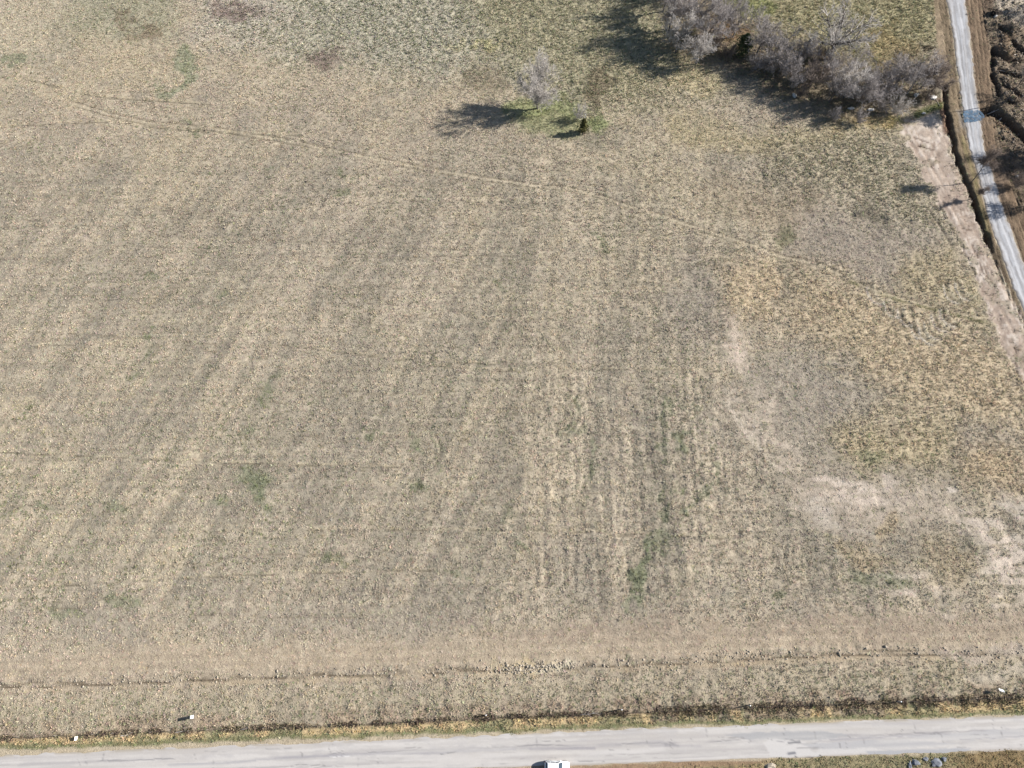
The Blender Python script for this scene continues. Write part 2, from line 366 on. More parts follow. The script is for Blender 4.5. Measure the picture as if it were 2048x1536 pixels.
for (cx, cy, rx, ry, a, ro) in [(1470, 700, 22, 60, .7, -20), (1510, 830, 30, 60, .6, -35), (1560, 910, 40, 50, .7, -40), (1630, 965, 60, 22, .75, 18), (1700, 980, 80, 22, .8, 8), (1760, 1020, 90, 30, .6, 20), (1860, 1000, 60, 26, .55, 10),
                               (1960, 1060, 90, 26, .8, 22), (2005, 1120, 60, 50, .8, 30), (2020, 1180, 60, 50, .6, 0), (1850, 1160, 70, 24, .6, 15), (1930, 1225, 130, 16, .6, 0), (1800, 1185, 60, 10, .7, 0), (2035, 985, 30, 14, .6, 0)]:
    blob(cx, cy, rx * .85, ry * .8, (211, 194, 177), a * .66, ro, tex=True, dens=0.35, tall=0.5)
blob(1880, 1120, 40, 60, (182, 166, 138), 0.6, -20, tall=1.1); blob(1780, 1050, 20, 30, (186, 168, 136), 0.55, -25, tall=1.2); blob(1720, 1110, 60, 30, (186, 168, 136), 0.55, 25, tall=1.3)
blob(1930, 1080, 30, 30, (140, 134, 118), 0.5)
# dark green lines and clumps in the middle and lower field
GR = (120, 128, 100)
for k, (pts, wd, a) in enumerate([
    ([(1400, 760), (1370, 900), (1345, 1040), (1330, 1100)], 18, .60), ([(1345, 780), (1325, 900), (1320, 1010)], 12, .50), ([(1420, 900), (1385, 1040)], 12, .5),
    ([(1315, 1080), (1285, 1130), (1260, 1210)], 20, .75), ([(1180, 870), (1175, 960)], 10, .55), ([(900, 870), (880, 940)], 10, .4),
    ([(330, 620), (275, 720), (235, 770)], 9, .6), ([(560, 760), (515, 860), (480, 960)], 18, .45), ([(500, 960), (515, 1000)], 24, .5),
    ([(1060, 460), (1040, 620), (1020, 760), (1005, 870)], 26, .30), ([(1280, 520), (1270, 640)], 16, .3), ([(740, 640), (725, 740), (700, 820)], 12, .3),
    ([(940, 780), (905, 880), (890, 950)], 12, .3), ([(150, 500), (60, 580)], 22, .35), ([(250, 480), (330, 420)], 14, .25), ([(1130, 790), (1150, 820), (1140, 860)], 16, .3),
    ([(830, 850), (820, 990)], 20, .3), ([(1020, 1020), (1000, 1100)], 16, .35), ([(130, 880), (60, 960)], 14, .3)]):
    stroke(pts, wd, GR if k < 9 or k in (15, 17) else (138, 130, 114), a, 0.9, crisp=False, brk=0.42, seed=k, green=0.4 if k < 9 else 0.12)
for (cx, cy, r_) in [(505, 975, 26), (470, 965, 14), (720, 870, 12), (820, 970, 14), (835, 885, 14), (1145, 800, 18), (1150, 850, 14), (1560, 1180, 16), (1720, 1160, 26), (1640, 1065, 14),
                     (60, 810, 14), (240, 1020, 14), (250, 1195, 18), (150, 1215, 20), (80, 1000, 14), (430, 1010, 14), (690, 1130, 16), (930, 1140, 18), (1050, 1110, 14), (1750, 910, 22), (1720, 940, 14),
                     (1330, 1040, 14), (430, 345, 12), (525, 335, 10), (700, 350, 12), (690, 400, 10), (1210, 480, 12), (440, 570, 10), (300, 545, 10), (1000, 555, 10), (380, 250, 10), (1790, 1160, 22)]:
    blob(cx, cy, r_ * 1.2, r_ * 0.8, (126, 132, 104), 0.5, 20, green=0.38)
# --- tracks
path = [(150, 208), (215, 228), (300, 247), (440, 260), (560, 280), (640, 297), (740, 317), (800, 328), (900, 346), (960, 356), (1060, 370), (1140, 377), (1195, 390), (1250, 410), (1330, 434), (1400, 458),
        (1500, 490), (1560, 513), (1640, 530), (1700, 560), (1740, 578), (1800, 598), (1880, 618), (1965, 640)]
up = [(x + 1, y - 4) for x, y in path]; lo = [(x - 1, y + 4) for x, y in path]
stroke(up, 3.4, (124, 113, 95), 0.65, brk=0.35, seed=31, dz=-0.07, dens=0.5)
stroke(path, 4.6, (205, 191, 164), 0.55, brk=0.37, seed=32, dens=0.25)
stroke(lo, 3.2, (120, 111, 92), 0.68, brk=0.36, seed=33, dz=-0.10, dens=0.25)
stroke([(1700, 563), (1800, 602), (1880, 622), (1965, 645)], 6, (112, 112, 66), 0.5, brk=0.4, seed=34, green=0.4)
stroke([(1880, 408), (1890, 430), (1910, 465), (1930, 500), (1955, 560)], 3.5, (100, 92, 80), 0.7, brk=0.3, seed=35, dz=-0.12)
stroke([(1862, 425), (1880, 450), (1905, 490)], 3.5, (100, 92, 80), 0.7, brk=0.3, seed=36, dz=-0.12)
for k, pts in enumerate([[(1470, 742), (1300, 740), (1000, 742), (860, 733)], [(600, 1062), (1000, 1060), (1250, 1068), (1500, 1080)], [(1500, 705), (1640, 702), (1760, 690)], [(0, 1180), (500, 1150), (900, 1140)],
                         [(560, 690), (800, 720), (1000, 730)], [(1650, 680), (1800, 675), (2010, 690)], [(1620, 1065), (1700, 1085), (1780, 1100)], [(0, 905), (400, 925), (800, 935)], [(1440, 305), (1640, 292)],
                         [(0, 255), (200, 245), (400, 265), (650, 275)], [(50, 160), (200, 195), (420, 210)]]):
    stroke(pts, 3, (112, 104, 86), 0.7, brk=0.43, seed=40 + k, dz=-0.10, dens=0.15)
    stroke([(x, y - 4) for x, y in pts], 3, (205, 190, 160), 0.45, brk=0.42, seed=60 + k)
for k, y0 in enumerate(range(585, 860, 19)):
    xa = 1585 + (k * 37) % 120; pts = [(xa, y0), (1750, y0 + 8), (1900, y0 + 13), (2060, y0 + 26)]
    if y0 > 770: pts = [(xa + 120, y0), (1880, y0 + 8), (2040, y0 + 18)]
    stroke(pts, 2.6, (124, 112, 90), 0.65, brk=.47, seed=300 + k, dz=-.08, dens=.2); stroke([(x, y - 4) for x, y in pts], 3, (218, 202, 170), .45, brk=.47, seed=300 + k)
for k in range(26):
    xa = random.uniform(-20, 1250); y0 = random.uniform(420, 1230); ln_ = random.uniform(120, 420)
    stroke([(xa, y0), (xa + ln_ * .5, y0 + random.uniform(-4, 8)), (xa + ln_, y0 + random.uniform(-8, 12))], 2.4, (126, 116, 98), .6, brk=.47, seed=340 + k, dz=-.06, dens=.25)
# curled tussock scrapes in the gold grass
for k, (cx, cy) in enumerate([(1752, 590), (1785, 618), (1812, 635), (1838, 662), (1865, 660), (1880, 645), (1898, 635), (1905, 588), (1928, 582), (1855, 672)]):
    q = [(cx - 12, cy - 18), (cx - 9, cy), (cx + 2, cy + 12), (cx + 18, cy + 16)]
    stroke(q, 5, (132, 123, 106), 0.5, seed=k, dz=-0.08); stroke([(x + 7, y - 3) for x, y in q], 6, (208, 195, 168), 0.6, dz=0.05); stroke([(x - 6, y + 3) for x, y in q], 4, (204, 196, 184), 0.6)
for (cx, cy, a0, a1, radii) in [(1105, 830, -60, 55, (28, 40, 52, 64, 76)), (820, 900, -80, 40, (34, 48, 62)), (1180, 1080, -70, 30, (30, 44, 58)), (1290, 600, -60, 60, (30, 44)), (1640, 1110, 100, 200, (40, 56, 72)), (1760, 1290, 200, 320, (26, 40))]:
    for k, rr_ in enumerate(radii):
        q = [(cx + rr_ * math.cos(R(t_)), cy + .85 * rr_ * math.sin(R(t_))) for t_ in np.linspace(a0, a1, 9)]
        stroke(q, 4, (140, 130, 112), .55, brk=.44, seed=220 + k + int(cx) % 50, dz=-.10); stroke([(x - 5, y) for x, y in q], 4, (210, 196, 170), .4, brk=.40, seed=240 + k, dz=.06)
# --- bottom bands along the county road
poly([(-60, 1318), (600, 1292), (1100, 1268), (1600, 1252), (2110, 1235), (2110, 1300), (1600, 1318), (1100, 1335), (600, 1350), (-60, 1368)], (184, 168, 145), 0.85, 22, tall=0.35, dens=0.6, rough=0.03, green=0.02)
poly([(900, 1255), (1500, 1232), (2110, 1212), (2110, 1270), (1100, 1285), (950, 1282)], (168, 152, 133), 0.7, 24, tall=0.4, rough=0.04)
for k, d_ in enumerate((-62, -50, -40, -30, -20, 14, 24)):
    stroke([(-60, 1378 + d_), (520, 1356 + d_), (1100, 1338 + d_), (1560, 1316 + d_), (2110, 1306 + d_)], 4, (160, 146, 128) if k % 2 else (202, 186, 164), 0.5, 0.9, brk=0.42, seed=260 + k, dz=-0.04)
rut = [(-60, 1378), (200, 1370), (520, 1356), (760, 1350), (960, 1343), (1100, 1338), (1400, 1326), (1560, 1316), (1760, 1308), (1980, 1312), (2110, 1306)]
stroke(rut, 4, (100, 88, 72), 0.85, brk=0.30, seed=80, dz=-0.22, dens=0.2)
stroke([(x, y - 7) for x, y in rut], 4, (112, 100, 82), 0.7, brk=0.45, seed=81, dz=-0.18, dens=0.2)
stroke([(x, y + 7) for x, y in rut], 9, (178, 158, 130), 0.5, brk=0.42, seed=82, dens=0.3, tall=0.4)
stroke([(x, y - 14) for x, y in rut], 12, (176, 162, 142), 0.5, brk=0.35, seed=83, rough=0.12)
blob(1055, 1336, 70, 13, (200, 182, 148), 0.8, -2, dens=0.1); blob(1110, 1334, 36, 7, (216, 206, 180), 0.8, -2, dens=0.1)
poly([(1930, 1342), (2110, 1330), (2110, 1356), (1945, 1358)], (210, 198, 184), 0.85, 12, dens=0.2, tall=0.3)
poly([(1890, 1298), (2110, 1292), (2110, 1320), (1900, 1316)], (198, 184, 170), 0.5, 12, dens=0.4, tall=0.3)
fence = [(-90, 1482), (0, 1476), (270, 1464), (512, 1456), (760, 1446), (1024, 1433), (1280, 1424), (1536, 1413), (1800, 1404), (2048, 1393), (2140, 1389)]
def off(pts, d): return [(x, y + d) for x, y in pts]
poly(off(fence, -75) + off(fence, -2)[::-1], (178, 166, 142), 0.6, 24, tall=1.1, green=0.16, rough=0.08)
stroke(off(fence, -16), 26, (174, 152, 130), 0.5, 0.9, brk=0.44, seed=84, tall=1.5, rough=0.1)
poly(off(fence, 2) + off(fence, 42)[::-1], (204, 180, 136), 0.85, 8, crisp=True, tall=1.7, rough=0.10, green=0.10, dens=1.3)
stroke(off(fence, 22), 26, (146, 144, 112), 0.75, 0.9, brk=0.53, seed=85, tall=1.4, green=0.4, crisp=False)
stroke([(1250, 1440), (1400, 1436), (1560, 1430), (1760, 1424)], 22, (140, 128, 116), 0.7, 0.9, brk=0.40, seed=86, tall=1.7)
stroke(fence, 9, (120, 105, 94), 0.6, 0.9, brk=0.44, seed=87, tall=1.6, rough=0.12)
stroke(off(fence, 3), 5, (96, 85, 76), 0.55, 0.9, brk=0.44, seed=88, dz=-0.25)
# --- the county road: edges surveyed in metres
EA, EB = G(0, 1500), G(2048, 1431)
ed = (EB - EA).normalized(); en = Vector((ed.y, -ed.x, 0))      # en points to the near (south) side
RL = (XF - EA.x) * en.x + (YF - EA.y) * en.y; RS = (XF - EA.x) * ed.x + (YF - EA.y) * ed.y
lowL = ((G(1100, 1533) - EA).dot(en)); lowR = ((G(2048, 1498) - EA).dot(en))
print('road width', lowL, lowR)
RW = 0.5 * (lowL + lowR)
edge0 = 0.9 - 0.007 * np.clip(RS, 0, 120)           # pavement starts this far inside the shoulder
wob = (vn(RS / 3.1, RS * 0, 301) - 0.5) * 0.5 + (vn(RS / 0.9, RS * 0, 302) - 0.5) * 0.22
mk = sstep(-1.0, -0.55, RL + wob) * sstep(0.35, -0.2, RL + wob); apply(mk, (122, 124, 88), 0.8, green=0.5, tall=0.5)
mk = sstep(-0.35, 0.05, RL + wob); apply(mk, (190, 176, 152), 0.95, dens=0.02, tall=0.2, rough=0.0)
so_ = RL - RW
mk = sstep(0.0, 0.35, so_ + wob)
apply(mk, (150, 140, 108), 0.95, dens=1.1, tall=0.9, rough=0.07, green=0.32)
mk2 = mk * sstep(1640, 1500, PX) ; apply(mk2, (170, 150, 112), 0.6, green=0.12)
mk2 = mk * sstep(1860, 1960, PX); apply(mk2, (146, 122, 88), 0.7, green=0.1)
mk2 = mk * sstep(1560, 1500, PX) * sstep(1.4, 0.6, so_); apply(mk2, (158, 132, 108), 0.9, dens=0.1)
mk2 = sstep(1190, 1120, PX) * sstep(-0.5, 0.3, so_); apply(mk2, (180, 158, 134), 0.8, dens=0.05)
FLAT = sstep(-1.2, -0.1, RL) * sstep(1.2, 0.1, so_)                 # no relief under the road
# roadside ditch
DZ += -0.45 * np.exp(-((RL + 3.0) / 1.5) ** 2)

# --- the gravel track, its ditch, verges and the scraped strip (upper right)
TL = [(1888, -120), (1893, 0), (1904, 60), (1911, 110), (1919, 170), (1927, 225), (1935, 275), (1945, 315), (1957, 350), (1964, 385), (1974, 425), (1988, 468), (2004, 510), (2020, 560), (2042, 612), (2080, 690), (2130, 790)]
TR = [(1926, -120), (1932, 0), (1940, 60), (1946, 110), (1952, 170), (1961, 225), (1966, 265), (1972, 300), (1988, 345), (1999, 385), (2012, 425), (2028, 468), (2043, 510), (2062, 560), (2088, 612), (2130, 690), (2185, 790)]
strip = [(1812, 236), (1845, 232), (1880, 226), (1890, 262), (1902, 305), (1922, 355), (1936, 400), (1950, 432), (1966, 470), (1985, 515), (2003, 560), (2026, 606), (2048, 640), (2090, 710), (2120, 800), (2090, 830), (2048, 762),
         (2030, 730), (2000, 690), (1985, 640), (1965, 590), (1948, 545), (1928, 490), (1906, 445), (1890, 415), (1868, 385), (1850, 345), (1836, 318), (1822, 290), (1806, 262)]
verge = [(1860, -120), (1868, 0), (1872, 60), (1878, 110), (1884, 170), (1888, 225)] + [(1897, 265), (1910, 305), (1928, 350), (1942, 390), (1957, 430), (1974, 470), (1990, 512), (2010, 560), (2034, 612), (2110, 760)] + TL[::-1][1:]
rough_r = TR[:-3] + [(2230, 640), (2230, -120)]
m_verge = sstep(2, -2, poly_sd(QX, QY, verge)); m_strip = sstep(3, -3, poly_sd(PX + 26 * w3 + 10 * (n_c - .5), PY + 26 * w4, strip)); m_rough = sstep(3, -3, poly_sd(QX, QY, rough_r))
m_track = sstep(1.0, -1.0, poly_sd(PX, PY, TL + TR[::-1]))
apply(m_rough, (128, 114, 98), 1, dens=0.55, tall=1.4, rough=0.14, green=0.12)
apply(m_verge, (136, 120, 98), 1, dens=0.06, tall=0.6, rough=0.05, green=0.3)
stv = fbm(PX / 22, PY / 22, 101, 4)
apply(m_strip, (212, 198, 184), 1, dens=0.09, tall=0.5, rough=0.035, green=0.08)
sr = fbm((PX * .53 - PY * -.85) / 60, (PX * .85 - PY * .45) / 3.2, 117, 3); apply(m_strip * sstep(.52, .36, sr), (168, 149, 133), .75); DZ += m_strip * (sr - .5) * .25; wd_ = m_strip * sstep(.56, .7, fbm(XF / 2.4, YF / 2.4, 119, 3)); apply(wd_, (168, 156, 132), .6, dens=.5, tall=.8)
apply(m_strip * sstep(0.44, 0.62, stv), (176, 158, 142), 0.7); apply(m_strip * sstep(330, 345, PY) * sstep(440, 400, PY), (182, 164, 148), 0.6); apply(m_strip * sstep(270, 240, PY), (214, 202, 188), 0.6)
lines = fbm((PX + 0.42 * PY) / 10, (PY - 0.42 * PX) / 40, 111, 3); apply(m_strip * sstep(0.60, 0.72, lines), (150, 132, 118), 0.6)
for k, pts in enumerate([[(1944, 488), (1958, 515)], [(1958, 522), (1972, 555)], [(1964, 522), (1978, 558)], [(1940, 505), (1950, 512)], [(1925, 455), (1945, 460)], [(2030, 690), (2034, 760)], [(1830, 275), (1860, 285)], [(1838, 290), (1870, 300)]]):
    stroke(pts, 2.4, (100, 84, 72), 0.75, dz=-0.08)
for k, y0 in enumerate(range(420, 620, 14)):
    x0 = 1900 + (y0 - 420) * 0.52
    stroke([(x0, y0 + 4), (x0 + 24, y0 - 2), (x0 + 52, y0 + 3)], 1.8, (150, 130, 114), 0.55, brk=0.45, seed=120 + k)
# right verge: churned brown band with long ruts
m_band = sstep(2, -2, poly_sd(QX, QY, TR + [(2240, 760), (2130, 560), (2068, 465), (2040, 410), (2020, 360), (1998, 310), (1990, 270), (1988, 220), (1987, 150), (1982, 110), (1976, 70), (1970, 30), (1962, -120)]))
apply(m_band, (134, 114, 94), 1, dens=0.05, tall=0.5, rough=0.05)
for k, o_ in enumerate([4, 10, 17, 25, 32, 38]):
    stroke([(x + o_, y) for x, y in TR], 2.6, (84, 72, 60), 0.75, brk=0.40, seed=140 + k, dz=-0.22)
    stroke([(x + o_ + 3, y) for x, y in TR], 2.4, (166, 146, 120), 0.5, brk=0.45, seed=160 + k, dz=0.06)
for k, o_ in enumerate([-4, -9, -15]):
    stroke([(x + o_, y) for x, y in TL], 2.4, (88, 76, 62), 0.75, brk=0.44, seed=150 + k, dz=-0.2)
stroke([(x - 9, y) for x, y in TL[6:12]], 9, (138, 126, 92), 0.7, green=0.2)
ditch = [(1889, 175), (1893, 215), (1899, 250), (1907, 288), (1918, 322), (1932, 360), (1945, 393), (1957, 428), (1969, 462), (1984, 498), (2004, 552)]
dsub, _, dside = seg_dist(QX, QY, ditch)
dsub = dsub + 5 * (vn(XF / 1.1, YF / 1.1, 133) - .5); mk = sstep(6.5, 1.5, dsub) * sstep(560, 470, PY) ; apply(mk, (92, 76, 62), 0.9, dens=0.3); DZ += -1.0 * mk * (0.45 + 0.9 * vn(XF / 2.5, YF / 2.5, 139))
mk = sstep(14, 5, np.abs(dsub - 11) ) * (dside < 0) * sstep(520, 440, PY) * sstep(160, 200, PY); DZ += 0.25 * mk
stroke([(1879, 200), (1886, 225), (1893, 262)], 9, (132, 98, 80), 0.8); 
# raw ground east of the track: heaps and scooped trenches
rn = fbm((XF + YF * 0.5) / 4.2, (YF - XF * 0.35) / 1.5, 121, 3)
ruff = m_rough * (1 - m_band) * sstep(310, 250, PY)
rn2 = fbm((XF + YF * 0.4) / 2.2, (YF - XF * 0.4) / .8, 131, 3)
DZ += ruff * ((rn - 0.5) * .40 + (rn2 - .5) * .45 + (fbm(XF / .9, YF / .9, 137, 2) - .5) * .55); apply(ruff * sstep(0.5, 0.66, rn), (142, 126, 106), 0.6); apply(ruff * sstep(0.52, 0.7, rn2), (160, 146, 126), 0.5)
for pts, wd, dz in [([(2003, 56), (2014, 66), (2030, 88), (2060, 112)], 10, -0.95), ([(1986, 96), (2000, 110), (2020, 120), (2070, 124)], 7, -0.95), ([(2008, 168), (2026, 178), (2042, 190)], 7, -0.9),
                    ([(2012, 198), (2030, 206)], 6, -0.8), ([(1986, 150), (1996, 172), (1998, 190)], 9, -1.0), ([(1968, 222), (1985, 220), (1998, 226), (2015, 240), (2050, 272), (2090, 310)], 15, -1.7), ([(1987, 104), (1990, 128)], 8, -0.9),
                    ([(2000, 140), (2040, 152)], 8, -1.0), ([(1983, 118), (1986, 140)], 5, -0.6)]:
    stroke(pts, wd, (74, 64, 55), 0.85, 0.7, dz=dz, dens=0.35)
stroke([(2016, 72), (2010, 92), (2018, 108)], 18, (132, 113, 92), 0.8, dz=0.8, soft=0.9)
poly([(1990, -60), (2080, -60), (2080, 60), (2030, 50), (1990, 20)], (196, 184, 166), 0.85, 16, crisp=True, dens=0.4)
poly([(1964, -20), (1988, -20), (1990, 24), (1968, 26)], (118, 102, 86), 0.9, 6, crisp=True)
poly([(1976, 240), (2002, 236), (2040, 262), (2010, 270), (1980, 262)], (140, 120, 98), 0.8, 10, crisp=True)
blob(1988, 247, 9, 12, (190, 176, 150), 0.7); blob(2000, 345, 30, 60, (134, 116, 100), 0.6)
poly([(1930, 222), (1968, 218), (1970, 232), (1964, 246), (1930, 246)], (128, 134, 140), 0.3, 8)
stroke([(1836, 228), (1862, 216), (1880, 210)], 14, (104, 118, 58), 0.85, green=0.8, tall=1.2); blob(1800, 240, 40, 8, (150, 140, 80), 0.5, green=0.4)
blob(1850, 92, 16, 14, (84, 72, 58), 0.8, rough=0.3); blob(1895, 140, 12, 20, (196, 176, 152), 0.6)
stroke([(1870, 10), (1880, 60), (1884, 130)], 16, (188, 168, 142), 0.5, brk=0.45, seed=170)
# floor of the grove: darker brown, rougher ground
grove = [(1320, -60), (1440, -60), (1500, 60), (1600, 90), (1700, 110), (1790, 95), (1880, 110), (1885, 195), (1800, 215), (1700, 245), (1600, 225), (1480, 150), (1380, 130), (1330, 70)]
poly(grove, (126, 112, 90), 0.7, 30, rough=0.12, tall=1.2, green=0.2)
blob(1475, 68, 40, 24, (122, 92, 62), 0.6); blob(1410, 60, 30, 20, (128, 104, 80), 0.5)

# ------------------------------------------------------------------ relief
tus = fbm(XF / 1.15, YF / 1.15, 201, 2); tus2 = fbm(XF / 2.6, YF / 2.6, 211, 3)
Z = (fbm(XF / 60, YF / 60, 221, 3) - 0.5) * 0.8
Z = Z + ROUGH * ((tus - 0.5) * 3.2 + (tus2 - 0.5) * 2.2)
flat_all = np.clip(FLAT + m_track, 0, 1)
big = (fbm(XF / 60, YF / 60, 221, 3) - 0.5) * 0.8
Z = Z + DZ
Z = Z * (1 - FLAT) + (-0.03) * FLAT
ZT = big                                             # track surface follows the slow swell
Z = Z * (1 - m_track) + (ZT - 0.10) * m_track
farm = sstep(0, 60, np.maximum(np.maximum(np.abs(XF) - 160, YF - 182), -26 - YF)); Z = Z * (1 - farm)
# fine tonal jitter on the sward
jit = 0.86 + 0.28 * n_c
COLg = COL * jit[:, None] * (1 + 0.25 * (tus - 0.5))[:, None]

def height_at(x, y):
    fi = np.clip(np.searchsorted(gx, x) - 1, 0, NX - 2); fj = np.clip(np.searchsorted(gy, y) - 1, 0, NY - 2)
    tx = (x - gx[fi]) / (gx[fi + 1] - gx[fi]); ty = (y - gy[fj]) / (gy[fj + 1] - gy[fj])
    z = Z.reshape(NY, NX)
    return (z[fj, fi] * (1 - tx) + z[fj, fi + 1] * tx) * (1 - ty) + (z[fj + 1, fi] * (1 - tx) + z[fj + 1, fi + 1] * tx) * ty
def ground_pt(px, py):
    p = G(px, py); return Vector((p.x, p.y, float(height_at(np.array([p.x]), np.array([p.y]))[0])))

idx = np.arange(NX * NY).reshape(NY, NX)
F = np.stack([idx[:-1, :-1], idx[:-1, 1:], idx[1:, 1:], idx[1:, :-1]], -1).reshape(-1, 4)
V = np.stack([XF, YF, Z], -1)
cls = np.zeros(nV, int)
cls[m_strip > 0.5] = 1; cls[(m_verge > 0.5)] = 2; cls[(m_band > 0.5)] = 2; cls[(m_rough > 0.5) & (m_band <= 0.5)] = 3
cls[m_track > 0.5] = 2
fc = cls[F].max(axis=1)
for k, (nm, mt, lb) in enumerate([('field', M_FIELD, 'mown dry grass field with green flecks'), ('bare_soil_strip', M_SOIL, 'pale pinkish scraped soil beside the gravel track'),
                                  ('dirt_verge', M_MUD, 'brown rutted dirt along both sides of the gravel track'), ('rough_ground', M_MUD, 'churned dark ground east of the gravel track')]):
    Fk = F[fc == k]; used, inv = np.unique(Fk, return_inverse=True)
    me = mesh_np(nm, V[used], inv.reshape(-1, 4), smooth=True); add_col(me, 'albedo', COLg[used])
    o = link(nm, me, mt); tag(o, lb, None, None, 'structure')

# ------------------------------------------------------------------ road sheet and gravel track sheet
s0 = np.arange(-140, 330, 0.3); v0 = np.linspace(0, 1, 26)
S2, V2 = np.meshgrid(s0, v0); S1, V1 = S2.ravel(), V2.ravel()
e0 = 0.9 - 0.007 * np.clip(S1, 0, 120)
wt = (vn(S1 / 2.2, S1 * 0, 311) - .5) * 0.55 + (vn(S1 / 0.7, S1 * 0, 312) - .5) * 0.25; wb = (vn(S1 / 3, S1 * 0 + 9, 313) - .5) * 0.6 + (vn(S1 / .8, S1 * 0 + 9, 314) - .5) * 0.2
L1 = (e0 + wt * 0.7) * (1 - V1) + (RW + wb * 0.5) * V1
rx = EA.x + ed.x * S1 + en.x * L1; ry = EA.y + ed.y * S1 + en.y * L1
rz = 0.012 + 0.06 * (1 - (2 * V1 - 1) ** 2)
rpx, rpy = P(rx, ry, 0.0)
rc = np.zeros((len(rx), 3)); rc[:] = alb((200, 195, 190))
def rmix(mask, c, a=1.0):
    rc[:] = rc * (1 - (mask * a)[:, None]) + alb(c)[None] * (mask * a)[:, None]
ns = fbm(S1 / 14, L1 / 0.35, 321, 3); nl = fbm(S1 / 2, L1 / .7, 331, 5); n3 = fbm(S1 / 30, L1 / 1.5, 341, 3)
rmix(sstep(0.50, 0.68, ns), (188, 183, 180), 0.8); rmix(sstep(0.50, 0.34, ns), (216, 211, 206), 0.7); rmix(sstep(0.55, 0.7, nl), (190, 186, 184), 0.5); rmix(sstep(.5, .68, n3), (196, 190, 184), .5)
for lane, wd, sd_, cc, aa in [(2.55, 0.16, 1, (150, 147, 148), .9), (2.75, 0.5, 2, (178, 174, 173), .7), (4.6, 0.12, 3, (168, 164, 162), .7), (1.3, 0.35, 4, (196, 190, 183), .5), (3.9, 0.5, 5, (212, 207, 203), .6)]:
    cl = lane * RW / 6.0 + (fbm(S1 / 9, S1 * 0, 350 + sd_, 3) - .5) * 0.7
    rmix(sstep(wd, wd * .3, np.abs(L1 - cl)) * sstep(.42, .58, fbm(S1 / 7, S1 * 0, 360 + sd_, 3)), cc, aa)
rmix(sstep(0.45, 0.0, L1 - e0) * sstep(.45, .55, fbm(S1 / 4, L1, 371, 3)), (178, 168, 152), .8); rmix(sstep(0.3, 0.0, RW - L1), (180, 170, 158), .8)
qx = rpx + 6 * (fbm(rx / 2, ry / 2, 381, 3) - .5) * 2; qy = rpy + 2.5 * (fbm(rx / 1.2, ry / 1.2, 391, 3) - .5) * 2
for pts, c, a in [([(1450, 1470), (1480, 1465), (1560, 1463), (1640, 1462), (1700, 1470), (1640, 1480), (1500, 1479)], (176, 175, 175), .9),
                  ([(1536, 1477), (1570, 1479), (1600, 1484), (1650, 1487), (1620, 1500), (1640, 1512), (1540, 1514), (1530, 1490)], (212, 208, 204), .9),
                  ([(1600, 1490), (1700, 1482), (1800, 1478), (1920, 1488), (1900, 1490), (1780, 1498), (1650, 1500)], (186, 184, 184), .85),
                  ([(1640, 1500), (1740, 1494), (1765, 1500), (1740, 1506), (1620, 1510)], (210, 206, 202), .9), ([(1730, 1502), (1860, 1498), (1940, 1496), (1930, 1506), (1820, 1514), (1740, 1512)], (178, 178, 180), .9),
                  ([(1780, 1470), (1900, 1466), (2048, 1456), (2048, 1475), (1900, 1482)], (190, 188, 188), .7)]:
    rmix(sstep(1.2, -1.2, poly_sd(qx, qy, pts)), c, a)
for pts, wd, c, a in [([(1578, 1486), (1600, 1484)], 3.5, (120, 120, 124), .9), ([(1577, 1507), (1590, 1506)], 4.5, (124, 124, 130), .9), ([(1592, 1512), (1594, 1517), (1636, 1515), (1640, 1511)], 1.6, (104, 104, 108), .9),
                      ([(1330, 1491), (1346, 1490), (1356, 1492)], 4, (140, 138, 140), .9), ([(1300, 1492), (1400, 1492)], 5, (176, 172, 172), .7), ([(1060, 1498), (1110, 1497), (1190, 1497)], 4, (160, 156, 160), .75),
                      ([(512, 1518), (640, 1512), (760, 1507), (880, 1506), (915, 1502), (1030, 1498)], 4, (168, 165, 168), .75), ([(660, 1514), (700, 1513)], 1.5, (228, 225, 222), .9), ([(880, 1508), (905, 1505), (915, 1502)], 1.2, (140, 138, 138), .8),
                      ([(340, 1530), (460, 1526), (510, 1520)], 4, (172, 170, 172), .8), ([(1536, 1478), (1545, 1481), (1566, 1483), (1572, 1478), (1585, 1480), (1592, 1484)], 1.2, (150, 148, 150), .8),
                      ([(1640, 1516), (1760, 1513), (1880, 1512)], 1.6, (130, 128, 130), .8), ([(1270, 1527), (1330, 1526), (1500, 1521), (1560, 1519)], 1.8, (150, 147, 150), .8), ([(1660, 1480), (1740, 1475), (1900, 1466)], 3, (164, 161, 164), .7),
                      ([(1920, 1480), (2048, 1472)], 2, (160, 157, 160), .7)]:
    d, _, _ = seg_dist(qx * .4 + rpx * .6, qy * .4 + rpy * .6, pts); rmix(sstep(wd, wd * .25, d), c, a)
rr = random.Random(91)
for k in range(60):
    a = rr.uniform(0, 2048); l_ = rr.uniform(.1, .95); yy = (1500 - a * .0337 + 8) * (1 - l_) + (1568 - a * .0337 - 2) * l_
    if rr.random() < .5: pts = [(a, yy), (a + rr.uniform(6, 30), yy + rr.uniform(-2, 1)), (a + rr.uniform(34, 70), yy + rr.uniform(-3, 1))]
    else: pts = [(a, yy - rr.uniform(4, 14)), (a + rr.uniform(-4, 4), yy), (a + rr.uniform(-5, 5), yy + rr.uniform(4, 14))]
    d, _, _ = seg_dist(qx * .5 + rpx * .5, qy * .5 + rpy * .5, pts); rmix(sstep(1.1, .3, d), (140, 138, 138), rr.uniform(.3, .7))
